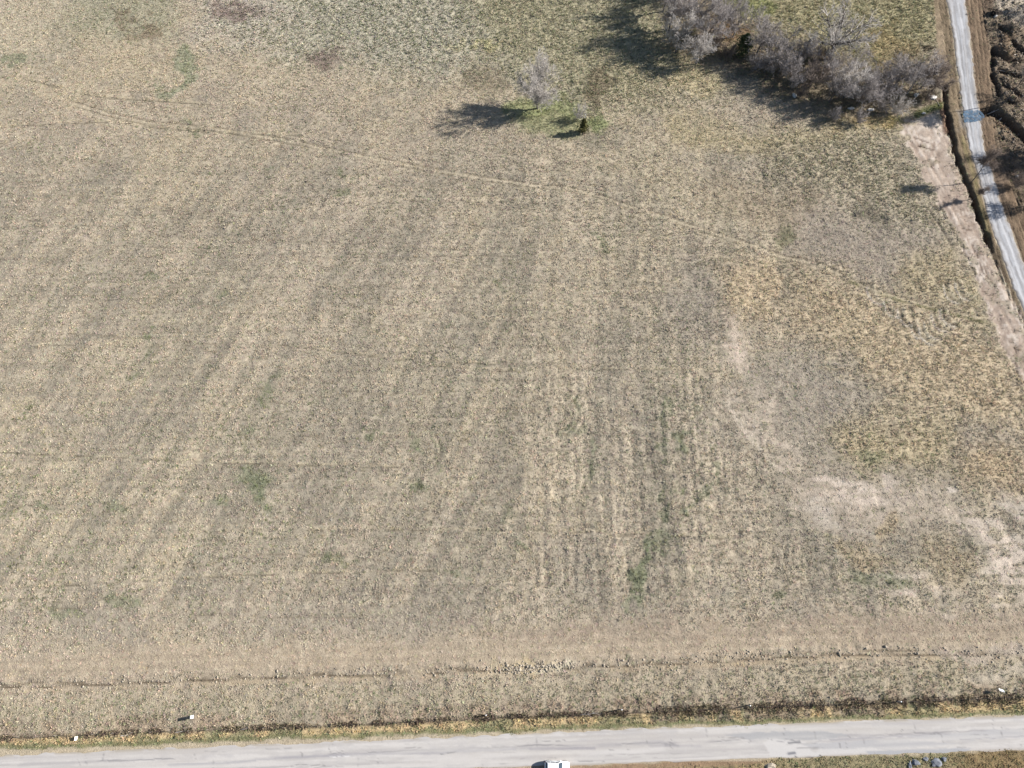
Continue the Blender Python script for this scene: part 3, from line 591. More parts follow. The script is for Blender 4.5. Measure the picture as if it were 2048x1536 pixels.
for lane in (.20, .42, .62, .84):
    cl = (e0 + (RW - e0) * lane) + (fbm(S1 / 16, S1 * 0, 451, 2) - .5) * .4; rmix(sstep(.55, .1, np.abs(L1 - cl)) * sstep(.3, .6, fbm(S1 / 11, L1 / 2, 455, 3)), (214, 209, 203), .45)
Nn = len(s0); ii = np.arange(len(rx)).reshape(len(v0), Nn)
Fr = np.stack([ii[:-1, :-1], ii[1:, :-1], ii[1:, 1:], ii[:-1, 1:]], -1).reshape(-1, 4)
me = mesh_np('county_road', np.stack([rx, ry, rz], -1), Fr, True); add_col(me, 'albedo', rc)
tag(link('road', me, M_ROAD), 'pale worn two lane road with patched asphalt', None, None, 'structure')

def resample(pts, n):
    p = np.array(pts, float); d = np.concatenate([[0], np.cumsum(np.hypot(*np.diff(p, axis=0).T))])
    t = np.linspace(0, d[-1], n)
    return np.stack([np.interp(t, d, p[:, 0]), np.interp(t, d, p[:, 1])], -1)
nT = 560
yT = np.linspace(-118, 785, nT)
tl = np.stack([np.interp(yT, [p[1] for p in TL], [p[0] for p in TL]), yT], -1); tr = np.stack([np.interp(yT, [p[1] for p in TR], [p[0] for p in TR]), yT], -1)
ker = np.ones(25) / 25
for q in (tl, tr): q[12:-12, 0] = np.convolve(q[:, 0], ker, 'valid')
cols = 18; VT = []; CTc = []
for k in range(cols):
    u = k / (cols - 1)
    ww = (vn(yT / 8, yT * 0 + k // 9, 401) - .5) * 4 + (vn(yT / 3, yT * 0 + k // 9, 402) - .5) * 1.2
    x = tl[:, 0] * (1 - u) + tr[:, 0] * u + ww * (1 if k < 3 or k > cols - 4 else 0.3); y = yT
    gxy = np.array([G(a, b_)[:2] for a, b_ in zip(x, y)])
    z = (fbm(gxy[:, 0] / 60, gxy[:, 1] / 60, 221, 3) - 0.5) * 0.8 + 0.02 - 0.16 * (1 if k in (0, cols - 1) else 0) - 0.05 * math.exp(-((u - .33) / .07) ** 2) - 0.05 * math.exp(-((u - .68) / .07) ** 2)
    VT.append(np.column_stack([gxy, z]))
    c = np.tile(alb((199, 200, 203)), (nT, 1))
    f1 = fbm(yT / 46 + 3, yT * 0 + u * 11, 411, 3); f2 = fbm(yT / 9, yT * 0 + u * 6, 421, 3)
    def cm(mask, cc): 
        global _c
        return c * (1 - mask[:, None]) + alb(cc)[None] * mask[:, None]
    c = cm(sstep(.5, .68, f1) * .8, (180, 178, 178)); c = cm(sstep(.52, .7, f2) * .45, (184, 182, 182)); c = cm(sstep(.48, .34, f1) * .6, (212, 212, 214))
    for uc, wc in ((.33, .05), (.68, .05), (.5, .035)):
        c = cm(math.exp(-((u - uc) / wc) ** 2) * .55 * sstep(.40, .58, fbm(yT / 22, yT * 0 + uc * 9, 431, 3)), (140, 136, 134))
    eg = np.clip(1 - min(u, 1 - u) / (.10 + .22 * fbm(yT / 12, yT * 0 + (u > .5) * 7, 441, 3)), 0, 1); c = cm(eg * .85, (150, 136, 118)); c = cm(sstep(.55, .68, fbm(yT / 34, yT * 0 + u * 26, 443, 2)) * .5, (150, 148, 148))
    CTc.append(c)
VT = np.array(VT); CTc = np.array(CTc)
ii = np.arange(cols * nT).reshape(cols, nT)
Ft = np.stack([ii[:-1, :-1], ii[:-1, 1:], ii[1:, 1:], ii[1:, :-1]], -1).reshape(-1, 4)[:, ::-1]
me = mesh_np('gravel_track', VT.reshape(-1, 3), Ft, True); add_col(me, 'albedo', CTc.reshape(-1, 3))
tag(link('gravel_track', me, M_GRAVEL), 'pale grey gravel track curving down from the upper right', None, None, 'structure')

# shallow water over the track, blue sky reflection painted into its colour
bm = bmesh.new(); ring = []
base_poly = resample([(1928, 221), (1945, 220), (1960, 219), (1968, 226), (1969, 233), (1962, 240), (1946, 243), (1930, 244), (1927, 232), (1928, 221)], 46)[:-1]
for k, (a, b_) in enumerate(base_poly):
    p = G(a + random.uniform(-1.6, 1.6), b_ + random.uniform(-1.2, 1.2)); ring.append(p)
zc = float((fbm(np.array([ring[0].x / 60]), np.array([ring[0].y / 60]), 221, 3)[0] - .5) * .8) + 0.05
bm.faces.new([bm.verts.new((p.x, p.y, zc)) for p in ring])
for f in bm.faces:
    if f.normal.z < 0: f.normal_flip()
o = part('shallow_water', bm, M_WATER, None); tag(o, 'shallow water crossing the gravel track, sky reflection painted in blue', None, None, 'structure')

# ------------------------------------------------------------------ grass: individual tufts on the ground (uncountable)
tuft_coll = bpy.data.collections.new('tuft_kinds')
for k in range(6):
    r_ = random.Random(100 + k); Vt = []; Ft = []
    nb = 9
    lean0 = r_.uniform(0, 6.28)
    for q in range(nb):
        a = r_.uniform(0, 6.28); rad = r_.uniform(0, 0.30); bx, by = rad * math.cos(a), rad * math.sin(a)
        la = a + r_.uniform(-0.9, 0.9); ln = r_.uniform(0.15, 0.45); hh = r_.uniform(0.6, 1.0); wd = r_.uniform(0.035, 0.075)
        px_, py_ = -math.sin(la) * wd, math.cos(la) * wd
        mx, my = bx + math.cos(la) * ln * .4, by + math.sin(la) * ln * .4
        tx, ty = bx + math.cos(la) * ln, by + math.sin(la) * ln
        i0 = len(Vt)
        Vt += [(bx - px_, by - py_, -0.1), (bx + px_, by + py_, -0.1), (mx + px_ * .9, my + py_ * .9, hh * .7), (mx - px_ * .9, my - py_ * .9, hh * .7), (tx, ty, hh * r_.uniform(.75, 1.0))]
        Ft += [(i0, i0 + 1, i0 + 2), (i0, i0 + 2, i0 + 3), (i0 + 3, i0 + 2, i0 + 4)]
    me = mesh_np('grass_tuft', np.array(Vt), np.array(Ft)); me.materials.append(M_GRASS)
    o = bpy.data.objects.new('grass_tuft', me); tuft_coll.objects.link(o)

ng = bpy.data.node_groups.new('tuft_scatter', 'GeometryNodeTree')
ng.interface.new_socket('Geometry', in_out='INPUT', socket_type='NodeSocketGeometry'); ng.interface.new_socket('Geometry', in_out='OUTPUT', socket_type='NodeSocketGeometry')
gi = ng.nodes.new('NodeGroupInput'); go = ng.nodes.new('NodeGroupOutput')
ip = ng.nodes.new('GeometryNodeInstanceOnPoints'); ci = ng.nodes.new('GeometryNodeCollectionInfo')
ci.inputs['Collection'].default_value = tuft_coll; ci.inputs['Separate Children'].default_value = True; ci.inputs['Reset Children'].default_value = True
ip.inputs['Pick Instance'].default_value = True
def named(nm, typ):
    n = ng.nodes.new('GeometryNodeInputNamedAttribute'); n.data_type = typ; n.inputs['Name'].default_value = nm; return n
a1, a2, a3 = named('tidx', 'INT'), named('trot', 'FLOAT_VECTOR'), named('tscl', 'FLOAT_VECTOR')
e2r = ng.nodes.new('FunctionNodeEulerToRotation')
L = ng.links.new
L(gi.outputs[0], ip.inputs['Points']); L(ci.outputs[0], ip.inputs['Instance']); L(a1.outputs['Attribute'], ip.inputs['Instance Index'])
L(a2.outputs['Attribute'], e2r.inputs[0]); L(e2r.outputs[0], ip.inputs['Rotation']); L(a3.outputs['Attribute'], ip.inputs['Scale']); L(ip.outputs[0], go.inputs[0])

def scatter(name, label, cat, x, y, z, scl, col):
    n = len(x)
    me = bpy.data.meshes.new(name); me.vertices.add(n); me.vertices.foreach_set('co', np.column_stack([x, y, z]).astype(np.float32).ravel())
    a = me.attributes.new('tidx', 'INT', 'POINT'); a.data.foreach_set('value', rng.integers(0, 6, n).astype(np.int32))
    rot = np.column_stack([rng.uniform(-.25, .25, n), rng.uniform(-.25, .25, n), rng.uniform(0, 6.28, n)])
    a = me.attributes.new('trot', 'FLOAT_VECTOR', 'POINT'); a.data.foreach_set('vector', rot.astype(np.float32).ravel())
    a = me.attributes.new('tscl', 'FLOAT_VECTOR', 'POINT'); a.data.foreach_set('vector', scl.astype(np.float32).ravel())
    add_col(me, 'tcol', col); me.materials.append(M_GRASS)
    o = link(name, me); md = o.modifiers.new('scatter', 'NODES'); md.node_group = ng
    return tag(o, label, cat, None, 'stuff')
def vals_at(A, x, y):
    fi = np.clip(np.searchsorted(gx, x), 1, NX - 1); fj = np.clip(np.searchsorted(gy, y), 1, NY - 1)
    fi = np.where(x - gx[fi - 1] < gx[fi] - x, fi - 1, fi); fj = np.where(y - gy[fj - 1] < gy[fj] - y, fj - 1, fj)
    return A[fj * NX + fi]
NT = 620000
x = rng.uniform(-156, 156, NT); y = rng.uniform(-25, 180, NT)
tpx, tpy = P(x, y)
dn = np.clip(vals_at(DENS, x, y), 0, 1.4) / 1.4 * (1 - vals_at(np.clip(FLAT * (DENS < .5) + m_track, 0, 1), x, y))
dn = dn * (0.55 + 0.9 * vals_at(fbm(XF / 1.5, YF / 1.15, 151, 2), x, y))
keep = (tpx > -60) & (tpx < 2108) & (tpy > -60) & (tpy < 1570) & (rng.random(NT) < dn)
x, y = x[keep], y[keep]; n = len(x)
ht = vals_at(TALL, x, y) * (0.075 + 0.135 * rng.random(n) ** 1.5); wdt = 0.38 + 0.42 * rng.random(n)
gcol = vals_at(COL, x, y); clump = vals_at(fbm(XF / 1.5, YF / 1.15, 151, 2), x, y); ht = ht * (0.55 + 0.9 * clump)
br = (np.exp(rng.normal(0.21, 0.145, n)) * (0.85 + 0.33 * clump))[:, None]
tc = gcol * br * (1 + rng.normal(0, .05, (n, 3)))
isg = rng.random(n) < vals_at(GREEN, x, y)
tc = np.where(isg[:, None], alb((140, 144, 108))[None] * np.exp(rng.normal(0, .25, n))[:, None] * (1 + rng.normal(0, .06, (n, 3))), tc)
yel = (rng.random(n) < 0.08)[:, None]; tc = np.where(yel, tc * np.array([1.06, 1.01, 0.91]), tc)
tc = np.clip(tc, 0.01, 0.72)
print('tufts', n)
scatter('dry_grass', 'dry straw coloured grass tufts covering the field', 'grass', x, y, vals_at(Z, x, y) - 0.01, np.column_stack([wdt, wdt, ht * 1.25]), tc)

# tangled dead weeds along the road fence
fl = resample(fence, 4000); k = rng.integers(0, 4000, 9000); fxy = fl[k] + np.column_stack([rng.normal(0, 2, 9000), rng.normal(1.0, 2.2, 9000) * (1 + 1.2 * sstep(1150, 1400, fl[k][:, 0]))])
gp = np.array([G(a, b_)[:2] for a, b_ in fxy]); dm = fbm(fxy[:, 0] / 26 + 5, fxy[:, 1] * 0, 501, 3) + 0.17 * sstep(1000, 1500, fxy[:, 0])
gp = gp[(dm > 0.50) & (rng.random(9000) < 0.62)]; n = len(gp); ht = 0.18 + 0.38 * rng.random(n) ** 1.4
cw = np.where((rng.random(n) < .5)[:, None], alb((116, 98, 86))[None], np.where((rng.random(n) < .5)[:, None], alb((196, 178, 146))[None], alb((110, 106, 80))[None])) * np.exp(rng.normal(0, .2, n))[:, None]
scatter('dead_weeds', 'dark tangled dead weeds along the roadside fence', 'weeds', gp[:, 0], gp[:, 1], height_at(gp[:, 0], gp[:, 1]), np.column_stack([0.6 + .4 * rng.random(n)] * 2 + [ht]), cw)

# ------------------------------------------------------------------ trees
def rvec(r): 
    v = Vector((r.gauss(0, 1), r.gauss(0, 1), r.gauss(0, 1))); return v.normalized()
def grow(r, p, d, L, n, r0, r1, up, wig, out):
    """a limb as n segments; returns joints"""
    pts = [p.copy()]; dirs = [d.copy()]
    for k in range(n):
        d = (d + rvec(r) * wig + Vector((0, 0, up))).normalized(); q = p + d * (L / n)
        a = r0 + (r1 - r0) * k / n; b_ = r0 + (r1 - r0) * (k + 1) / n
        out.append((tuple(p), tuple(q), a, b_)); p = q; pts.append(p.copy()); dirs.append(d.copy())
    return pts, dirs
def gen_tree(seed, h, spread, limbs=6, trunk_frac=0.45, trunk_r=0.18, dens=1.0, shrub=False, twig_r=0.020, lean=(0, 0), el0=(.5, 1.15)):
    """-> trunk segments, [(limb segments, twig segments)]"""
    r = random.Random(seed); trunk = []; L = []
    d = Vector((lean[0], lean[1], 1)).normalized()
    th = h * (0.04 if shrub else trunk_frac)
    tp, td = grow(r, Vector((0, 0, -0.3)), d, th + 0.3, 4, trunk_r, trunk_r * .62, 0.05, 0.10, trunk)
    for k in range(limbs):
        az = 2 * math.pi * (k + r.uniform(-.3, .3)) / limbs
        el = r.uniform(*el0) if not shrub else r.uniform(.7, 1.3)
        if k == 0: el = 1.45
        i = len(tp) - 1 - (r.choice([0, 0, 1]) if not shrub else 0); p = tp[i]
        dd = Vector((math.cos(az) * math.cos(el), math.sin(az) * math.cos(el), math.sin(el)))
        reach = min((h - p.z) / max(.35, math.sin(el)), spread / max(.2, math.cos(el))) * r.uniform(.85, 1.05)
        seg, tw = [], []
        lp, ld = grow(r, p.copy(), dd, reach * .82, 6, trunk_r * .5 if not shrub else trunk_r * .45, trunk_r * .16, 0.07, 0.20, seg)
        for j in range(1, 7):
            for q in range(3 if j < 6 else 4):
                d2 = (ld[j] * .75 + rvec(r) * .85 + Vector((0, 0, .22))).normalized()
                l2 = reach * r.uniform(.26, .46) * (1.15 - j * .08)
                sp, sdr = grow(r, lp[j].copy(), d2, l2, 3, trunk_r * .19, trunk_r * .10, 0.10, 0.24, seg if q == 0 else tw)
                for j2 in range(1, 4):
                    for q2 in range(max(1, int(round(r.uniform(2.2, 3.8) * dens)))):
                        d3 = (sdr[j2] * .8 + rvec(r) * .8 + Vector((0, 0, .18))).normalized()
                        l3 = r.uniform(.45, 1.0) * h * .085 + .25
                        p1, dr1 = grow(r, sp[j2].copy(), d3, l3, 2, twig_r, twig_r * .7, 0.06, 0.22, tw)
                        for q3 in range(2):
                            d4 = (dr1[1] * .8 + rvec(r) * .8).normalized()
                            grow(r, p1[1].copy(), d4, l3 * .6, 1, twig_r * .75, twig_r * .5, 0.05, 0.1, tw)
        L.append((seg, tw))
    return trunk, L

PROTO = {}
def tree_proto(key, **kw):
    trunk, L = gen_tree(**kw)
    ms = []
    Vt, Ft = tubes(trunk, 7); tm = mesh_np('trunk', Vt, Ft, True); 
    for seg, tw in L:
        Va, Fa = tubes(seg, 4); lm = mesh_np('limb', Va, Fa, True); Vb, Fb = tubes(tw, 3); wm = mesh_np('twigs', Vb, Fb)
        ms.append((lm, wm))
    PROTO[key] = (tm, ms, kw['h'])
    return PROTO[key]
for k in range(4):
    tree_proto('a%d' % k, seed=20 + k, h=9.0, spread=3.6 + .3 * k, limbs=6, trunk_frac=.28, trunk_r=.19, dens=.8, twig_r=.026)
for k in range(2):
    tree_proto('tall%d' % k, seed=40 + k, h=13.0, spread=4.4, limbs=6, trunk_frac=.33, trunk_r=.24, dens=.8, twig_r=.028)
tree_proto('big', seed=55, h=14.5, spread=9.0, limbs=8, trunk_frac=.30, trunk_r=.55, dens=.8, twig_r=.028, el0=(.35, 1.05))
tree_proto('lone', seed=61, h=12.5, spread=4.6, limbs=10, trunk_frac=.16, trunk_r=.26, dens=1.6, twig_r=.024, el0=(.75, 1.25))
tree_proto('slim', seed=71, h=10.5, spread=2.3, limbs=5, trunk_frac=.55, trunk_r=.12, dens=.8, twig_r=.026)
tree_proto('sapling', seed=75, h=6.0, spread=.8, limbs=4, trunk_frac=.5, trunk_r=.08, dens=.5, twig_r=.018)
for k in range(3):
    tree_proto('s%d' % k, seed=80 + k, h=4.6, spread=2.6, limbs=8, shrub=True, trunk_r=.10, dens=.6, twig_r=.024)
MATSETS = {'fan': (M_BARK, M_BARK, M_TWIGP), 'dark': (M_BARK, M_BARK, M_TWIG), 'grey': (M_BARK, M_TWIGB, M_TWIG), 'pale': (M_BARK, M_TWIG, M_TWIGP), 'brown': (M_BARK, M_BARK, M_TWIGB), 'ash': (M_TWIG, M_TWIG, M_TWIG)}
VARM = {}
def with_mat(me, mat):
    kk = (me.name, mat.name)
    if kk not in VARM:
        c = me.copy(); c.materials.clear(); c.materials.append(mat); VARM[kk] = c
    return VARM[kk]
def plant(key, px, py, h, label, mats='grey', name='bare_tree', cat='tree', group=None, wide=1.0, rz=None, at=None):
    tm, ms, h0 = PROTO[key]; p = ground_pt(px, py) if at is None else at
    s = h / h0
    o = thing(name, p, label, cat, group, random.uniform(0, 6.28) if rz is None else rz)
    o.scale = (s * wide, s * wide, s)
    A, B, C_ = MATSETS[mats]
    link('trunk' if name != 'bare_shrub' else 'stem_base', with_mat(tm, A), None, o)
    for lm, wm in ms:
        l = link('limb' if name != 'bare_shrub' else 'stem', with_mat(lm, B), None, o)
        tag(link('twigs', with_mat(wm, C_), None, l), kind='stuff')
    return o
GRP = 'bare grey trees of the grove'
plant('lone', 1075, 216, 13.6, 'lone leafless tree in the open field casting a long dark shadow', 'pale', rz=.4, wide=.98)
T = [('tall0', 1338, 62, 13, 'grey', 'leafless tree at the upper left corner of the grove, nearest the open field'),
     ('tall1', 1372, 70, 14, 'grey', 'tall bare tree second from the left at the top of the grove'),
     ('a0', 1352, 104, 10.5, 'pale', 'twisted pale bare tree on the left edge of the grove, below the corner tree'),
     ('a1', 1393, 128, 8.5, 'pale', 'bleached whitish bare tree at the lower left tip of the grove'),
     ('tall0', 1412, 92, 13, 'grey', 'bare tree with brownish undergrowth behind the bleached whitish tree'),
     ('tall1', 1436, 66, 12, 'ash', 'pale bare tree at the top of the grove, left of the dark cedar'),
     ('a2', 1466, 74, 9, 'ash', 'pale crowned bare tree just behind the dark cedar'),
     ('tall0', 1512, 112, 12, 'dark', 'forked bare tree with two dark limbs just right of the dark cedar'),
     ('a3', 1546, 118, 8.5, 'ash', 'pale bare tree right of the forked tree with two dark limbs'),
     ('a0', 1556, 148, 7.5, 'grey', 'bare tree on the lower edge of the grove, below the forked tree'),
     ('a1', 1598, 132, 8, 'ash', 'bare tree between the forked tree and the big spreading tree'),
     ('a2', 1578, 172, 7.5, 'grey', 'bare tree standing over the white rock on the lower left of the grove'),
     ('a3', 1618, 176, 8, 'brown', 'brownish bare tree at the lower middle of the grove, right of the white rock'),
     ('a0', 1640, 158, 7.5, 'grey', 'bare tree just below the trunk of the big spreading tree'),
     ('tall1', 1658, 205, 10, 'dark', 'bare tree with a dark upright trunk, low in the middle of the grove'),
     ('a1', 1686, 196, 9.5, 'pale', 'pale many branched bare tree above the row of small white rocks'),
     ('a2', 1712, 214, 8.5, 'grey', 'bare tree right above the two white rocks in the lower grove'),
     ('a3', 1738, 205, 9, 'ash', 'ash grey bare tree behind the long white rock slab'),
     ('a0', 1752, 178, 8, 'grey', 'bare tree in the dense right half of the grove, left of the leaning trunks'),
     ('tall0', 1782, 182, 11, 'dark', 'bare tree with dark trunks leaning right in the right half of the grove'),
     ('tall1', 1815, 186, 10.5, 'ash', 'broad bare tree above and left of the three lobed white rock'),
     ('a1', 1842, 176, 8.5, 'brown', 'brownish bare tree near the right end of the grove'),
     ('a2', 1864, 182, 7.2, 'brown', 'last bare tree at the right end of the grove beside the gravel track'),
     ('a3', 1702, 152, 8, 'ash', 'bare tree under the right side of the big spreading tree crown'),
     ('a1', 1528, 146, 6.5, 'grey', 'low bare tree on the shaded lower edge of the grove left of its middle')]
for key, px, py, h, ms_, lb in T: plant(key, px, py, h, lb, ms_, group=GRP, wide=1.28)
plant('tall1', 1395, -12, 14, 'bare tree cut off by the top edge of the photo above the grove corner', 'grey', group=GRP)
plant('tall0', 1352, -22, 14, 'bare tree beyond the top edge whose shadow streaks the grass', 'grey', group=GRP)
plant('tall0', 1326, 22, 14, 'leafless tree topmost on the left side of the grove', 'grey', group=GRP)
plant('big', 1658, 120, 15, 'largest bare tree with a thick dark trunk and wide spreading limbs above the grove', 'fan', rz=1.1, wide=1.1)
plant('slim', 1943, 364, 10.5, 'slim bare tree leaning over the gravel track from its ditch', 'brown', rz=.3)
plant('sapling', 1950, 396, 6.5, 'thin bare sapling beside the gravel track, below the slim leaning tree', 'brown', rz=.8)
plant('slim', 2006, 207, 16, 'slender bare tree on the bank right of the blue water crossing', 'grey', rz=1.9, wide=.8)
plant('tall1', 2092, 306, 13, 'bare tree past the right edge shading the gravel track', 'grey')
plant('tall0', 2130, 318, 13, 'second bare tree past the right edge, farther from the gravel track', 'grey')
plant('a1', 2070, 410, 8, 'bare tree at the right edge beside the brown rutted verge', 'brown')
plant('a2', 2046, 192, 6.5, 'grey bare tree at the right edge above the dark creek trench', 'ash')
plant('s0', 2036, 52, 4.5, 'bleached dead brush on the heap in the upper right corner', 'pale', 'bare_shrub', 'shrub')
plant('s1', 2046, 24, 4.0, 'bleached dead bush highest in the upper right corner', 'pale', 'bare_shrub', 'shrub')
plant('s2', 2030, 372, 4.0, 'thin grey bush at the right edge beside the shaded track verge', 'brown', 'bare_shrub', 'shrub')
plant('s0', 1158, 238, 4.2, 'small bare bush behind the little cedar in the open field', 'pale', 'bare_shrub', 'shrub', wide=.75)
SG = 'bare bushes along the lower edge of the grove'
for key, px, py, h, ms_, lb in [('s0', 1790, 226, 4.6, 'pale', 'pale bare bush at the lower right edge of the grove above the scraped soil'), ('s1', 1716, 246, 3.6, 'grey', 'grey bush below the white rock slab at the grove edge'),
                           ('s2', 1664, 240, 3.4, 'grey', 'low grey bush in the shadow below the upright trunk'), ('s0', 1505, 140, 4.6, 'grey', 'low dark bush in deep shade below the dark cedar'), ('s1', 1450, 118, 4.0, 'brown', 'brown bush left of the dark cedar'),
                           ('s2', 1430, 98, 4.2, 'brown', 'rusty brown bush behind the bleached whitish tree'), ('s1', 1600, 196, 3.8, 'brown', 'brown bush beside the white rock on the lower left of the grove'), ('s2', 1850, 200, 3.2, 'brown', 'brown bush left of the white rock heap by the ditch'),
                           ('s0', 1640, 120, 4.0, 'brown', 'reddish brown bush at the foot of the big spreading tree'), ('s1', 1760, 222, 3.6, 'ash', 'ash grey bush right of the white rock slab')]:
    plant(key, px, py, h, lb, ms_, 'bare_shrub', 'shrub', SG)

def cedar(px, py, h, rad, label, mat, seed, n=900):
    r = random.Random(seed); o = thing('cedar_tree', ground_pt(px, py), label, 'tree')
    S = []; grow(r, Vector((0, 0, -.3)), Vector((0, 0, 1)), h * .95, 5, .14 * h / 6, .03, .05, .05, S)
    Vt, Ft = tubes(S, 6); link('trunk', mesh_np('trunk', Vt, Ft, True), M_BARK, o)
    B = []; Vv = []; Ff = []
    for k in range(n):
        t = r.random() ** .75; z = h * (.06 + .92 * t); a = r.uniform(0, 6.28)
        lump = .78 + .40 * math.sin(a * 3 + seed + z * 1.1) * math.sin(z * 2.6 + a)
        rr = rad * (1 - t ** 1.7) ** .8 * lump * (.55 + .45 * min(1, t * 4)) + .08; q = rr * r.uniform(.30, 1.15)
        c = Vector((math.cos(a) * q, math.sin(a) * q, z + r.uniform(-.2, .2)))
        if k % 12 == 0: B.append(((0, 0, max(.2, z - q * .5)), tuple(c), .03, .012))
        s = r.uniform(.16, .34) * (h / 6) ** .4
        for m_ in range(2):
            ax = rvec(r); bx = ax.cross(rvec(r)).normalized(); i0 = len(Vv)
            Vv += [c + ax * s, c + bx * s * .55, c - ax * s, c - bx * s * .55]; Ff.append((i0, i0 + 1, i0 + 2, i0 + 3))
    Vb, Fb = tubes(B, 3); tag(link('branches', mesh_np('branches', Vb, Fb), M_BARK, o), kind='stuff')
    link('crown', mesh_np('crown', np.array([tuple(v) for v in Vv]), np.array(Ff)), mat, o)
cedar(1480, 112, 7.2, 3.1, 'dark green cedar among the bare trees of the grove', M_CEDAR, 3, 1250)
cedar(1166, 264, 4.8, 1.5, 'little dark cedar in the open field beside a white post', M_CEDARB, 8, 620)

# ------------------------------------------------------------------ rocks, logs, posts
def rock_mesh(seed, s):
    r = random.Random(seed); bm = bmesh.new(); bmesh.ops.create_icosphere(bm, subdivisions=2, radius=1)
    for v in bm.verts:
        k = .62 + .62 * r.random(); v.co = Vector((v.co.x * s[0] * k, v.co.y * s[1] * k, v.co.z * s[2] * k))
    return bm
def rock(px, py, s, label, rz=0, mat=None, name='limestone_rock', grp=None):
    p = ground_pt(px, py); o = part(name, rock_mesh(int(px * 7 + py), s), mat or M_ROCK, None)
    o.location = p + Vector((0, 0, s[2] * .35)); o.rotation_euler = (0, 0, rz); return tag(o, label, 'rock', grp)
RG = 'white rocks scattered under the grove'
rock(1588, 192, (.55, .9, .4), 'white rock leaning in shade at the lower left of the grove', .5, grp=RG)
rock(1702, 217, (.9, .45, .4), 'white rock in the middle of the row below the grove', .2, grp=RG)
rock(1680, 216, (.45, .25, .25), 'smallest white rock left in the row below the grove', .2, grp=RG)
rock(1742, 219, (1.1, .4, .35), 'longest white rock slab at the lower edge of the grove', .15, grp=RG)
rock(1833, 190, (.8, .6, .45), 'three lobed white rock near the right end of the grove', .8, grp=RG)
rock(1866, 195, (1.2, .6, .5), 'biggest white rock at the edge of the dark ditch', .3, grp=RG)
rock(1858, 193, (.6, .7, .35), 'greyish rock touching the biggest white rock by the ditch', 1.2, grp=RG)
rock(1847, 226, (.6, .3, .25), 'flat pale rock beside the top of the scraped soil', .1, grp=RG)
rock(1990, 34, (.55, .35, .4), 'small white rock beside the dark root heap in the upper right', .5)
rock(2034, 353, (.35, .35, .3), 'small pale rock in shade at the right edge below the track shadow', 0)
rock(1392, 117, (.7, .3, .25), 'pale rock at the foot of the bleached whitish tree', -.4, grp=RG)
# dark root heap with its hollow, near the top right
p = ground_pt(1988, 28); o = thing('root_heap', p, 'dark upturned root heap right of the gravel track near the top', 'root heap')
part('root_ball', rock_mesh(77, (1.0, 1.2, 1.7)), flat_mat('dark_root_soil', (.03, .025, .022), .95, .1, .4, 2, bump=.5), o)
r = random.Random(5); S = []
for k in range(14):
    grow(r, Vector((0, 0, .9)), (rvec(r) + Vector((.2, 0, .6))).normalized(), r.uniform(1.3, 2.2), 3, .09, .03, 0, .3, S)
Vt, Ft = tubes(S, 4); tag(link('roots', mesh_np('roots', Vt, Ft), M_BRUSH, o), kind='stuff')
def log(a, b_, rad, label, mat=M_DEADLOG, zup=.1, name='fallen_branch', grp=None, seed=1):
    A, B = ground_pt(*a), ground_pt(*b_); r = random.Random(seed); o = thing(name, A, label, 'branch', grp)
    S = []; d = (B - A); L_ = d.length; pts, dr = grow(r, Vector((0, 0, zup)), d.normalized(), L_, 5, rad, rad * .5, 0, .06, S)
    Vt, Ft = tubes(S, 6); link('stem', mesh_np('stem', Vt, Ft, True), mat, o)
    S = []
    for k in range(2, 6):
        for q in range(2): grow(r, pts[k].copy(), (dr[k] + rvec(r) * .8 + Vector((0, 0, .2))).normalized(), L_ * .22, 2, rad * .4, rad * .2, 0, .2, S)
    Vt, Ft = tubes(S, 4); tag(link('side_branches', mesh_np('side_branches', Vt, Ft), mat, o), kind='stuff')
LG = 'dead branches in the churned ground'
log((2006, 232), (2040, 196), .16, 'long dead trunk leaning up the creek bank right of the water', grp=LG, seed=2)
log((2002, 137), (2046, 148), .12, 'dead branch across the furrows below the brown heap', grp=LG, seed=3)
log((2026, 112), (2046, 108), .12, 'pale dead branch on the brown heap at the right edge', grp=LG, seed=4)
log((1984, 218), (1998, 216), .14, 'short pale log at the creek edge right of the water', grp=LG, seed=5)
log((2010, 26), (2032, 20), .10, 'curved pale stick on light ground in the upper right corner', grp=LG, seed=6)
log((1880, 212), (1872, 196), .08, 'grey dead branch beside the biggest white rock by the ditch', grp=LG, seed=7)
log((1870, 222), (1852, 232), .09, 'dark crooked stick at the top of the scraped soil', M_BRUSH, grp=LG, seed=8)
FG = 'pale poles lying along the road fence'
log((350, 1465), (375, 1462), .09, 'pale pole lying along the fence below the white roadside sign', name='fallen_pole', grp=FG, seed=9)
log((242, 1472), (276, 1466), .10, 'pale pole lying along the fence right of the leftmost sign', name='fallen_pole', grp=FG, seed=10)
log((1150, 1431), (1192, 1427), .09, 'pale pole lying along the fence above the car', name='fallen_pole', grp=FG, seed=11)
log((480, 1460), (504, 1455), .09, 'pale pole lying along the fence between the white sign and the middle of the road', name='fallen_pole', grp=FG, seed=12)

# white post beside the little cedar
o = thing('marker_post', ground_pt(1170, 240), 'white post standing behind the little cedar', 'post')
bm = bmesh.new(); box(bm, (0, 0, .85), (.16, .16, 1.9), bevel=.02); part('shaft', bm, M_WHITE, o); bm = bmesh.new(); box(bm, (0, 0, 1.84), (.2, .2, .08), bevel=.02); part('cap', bm, M_WHITE, o)

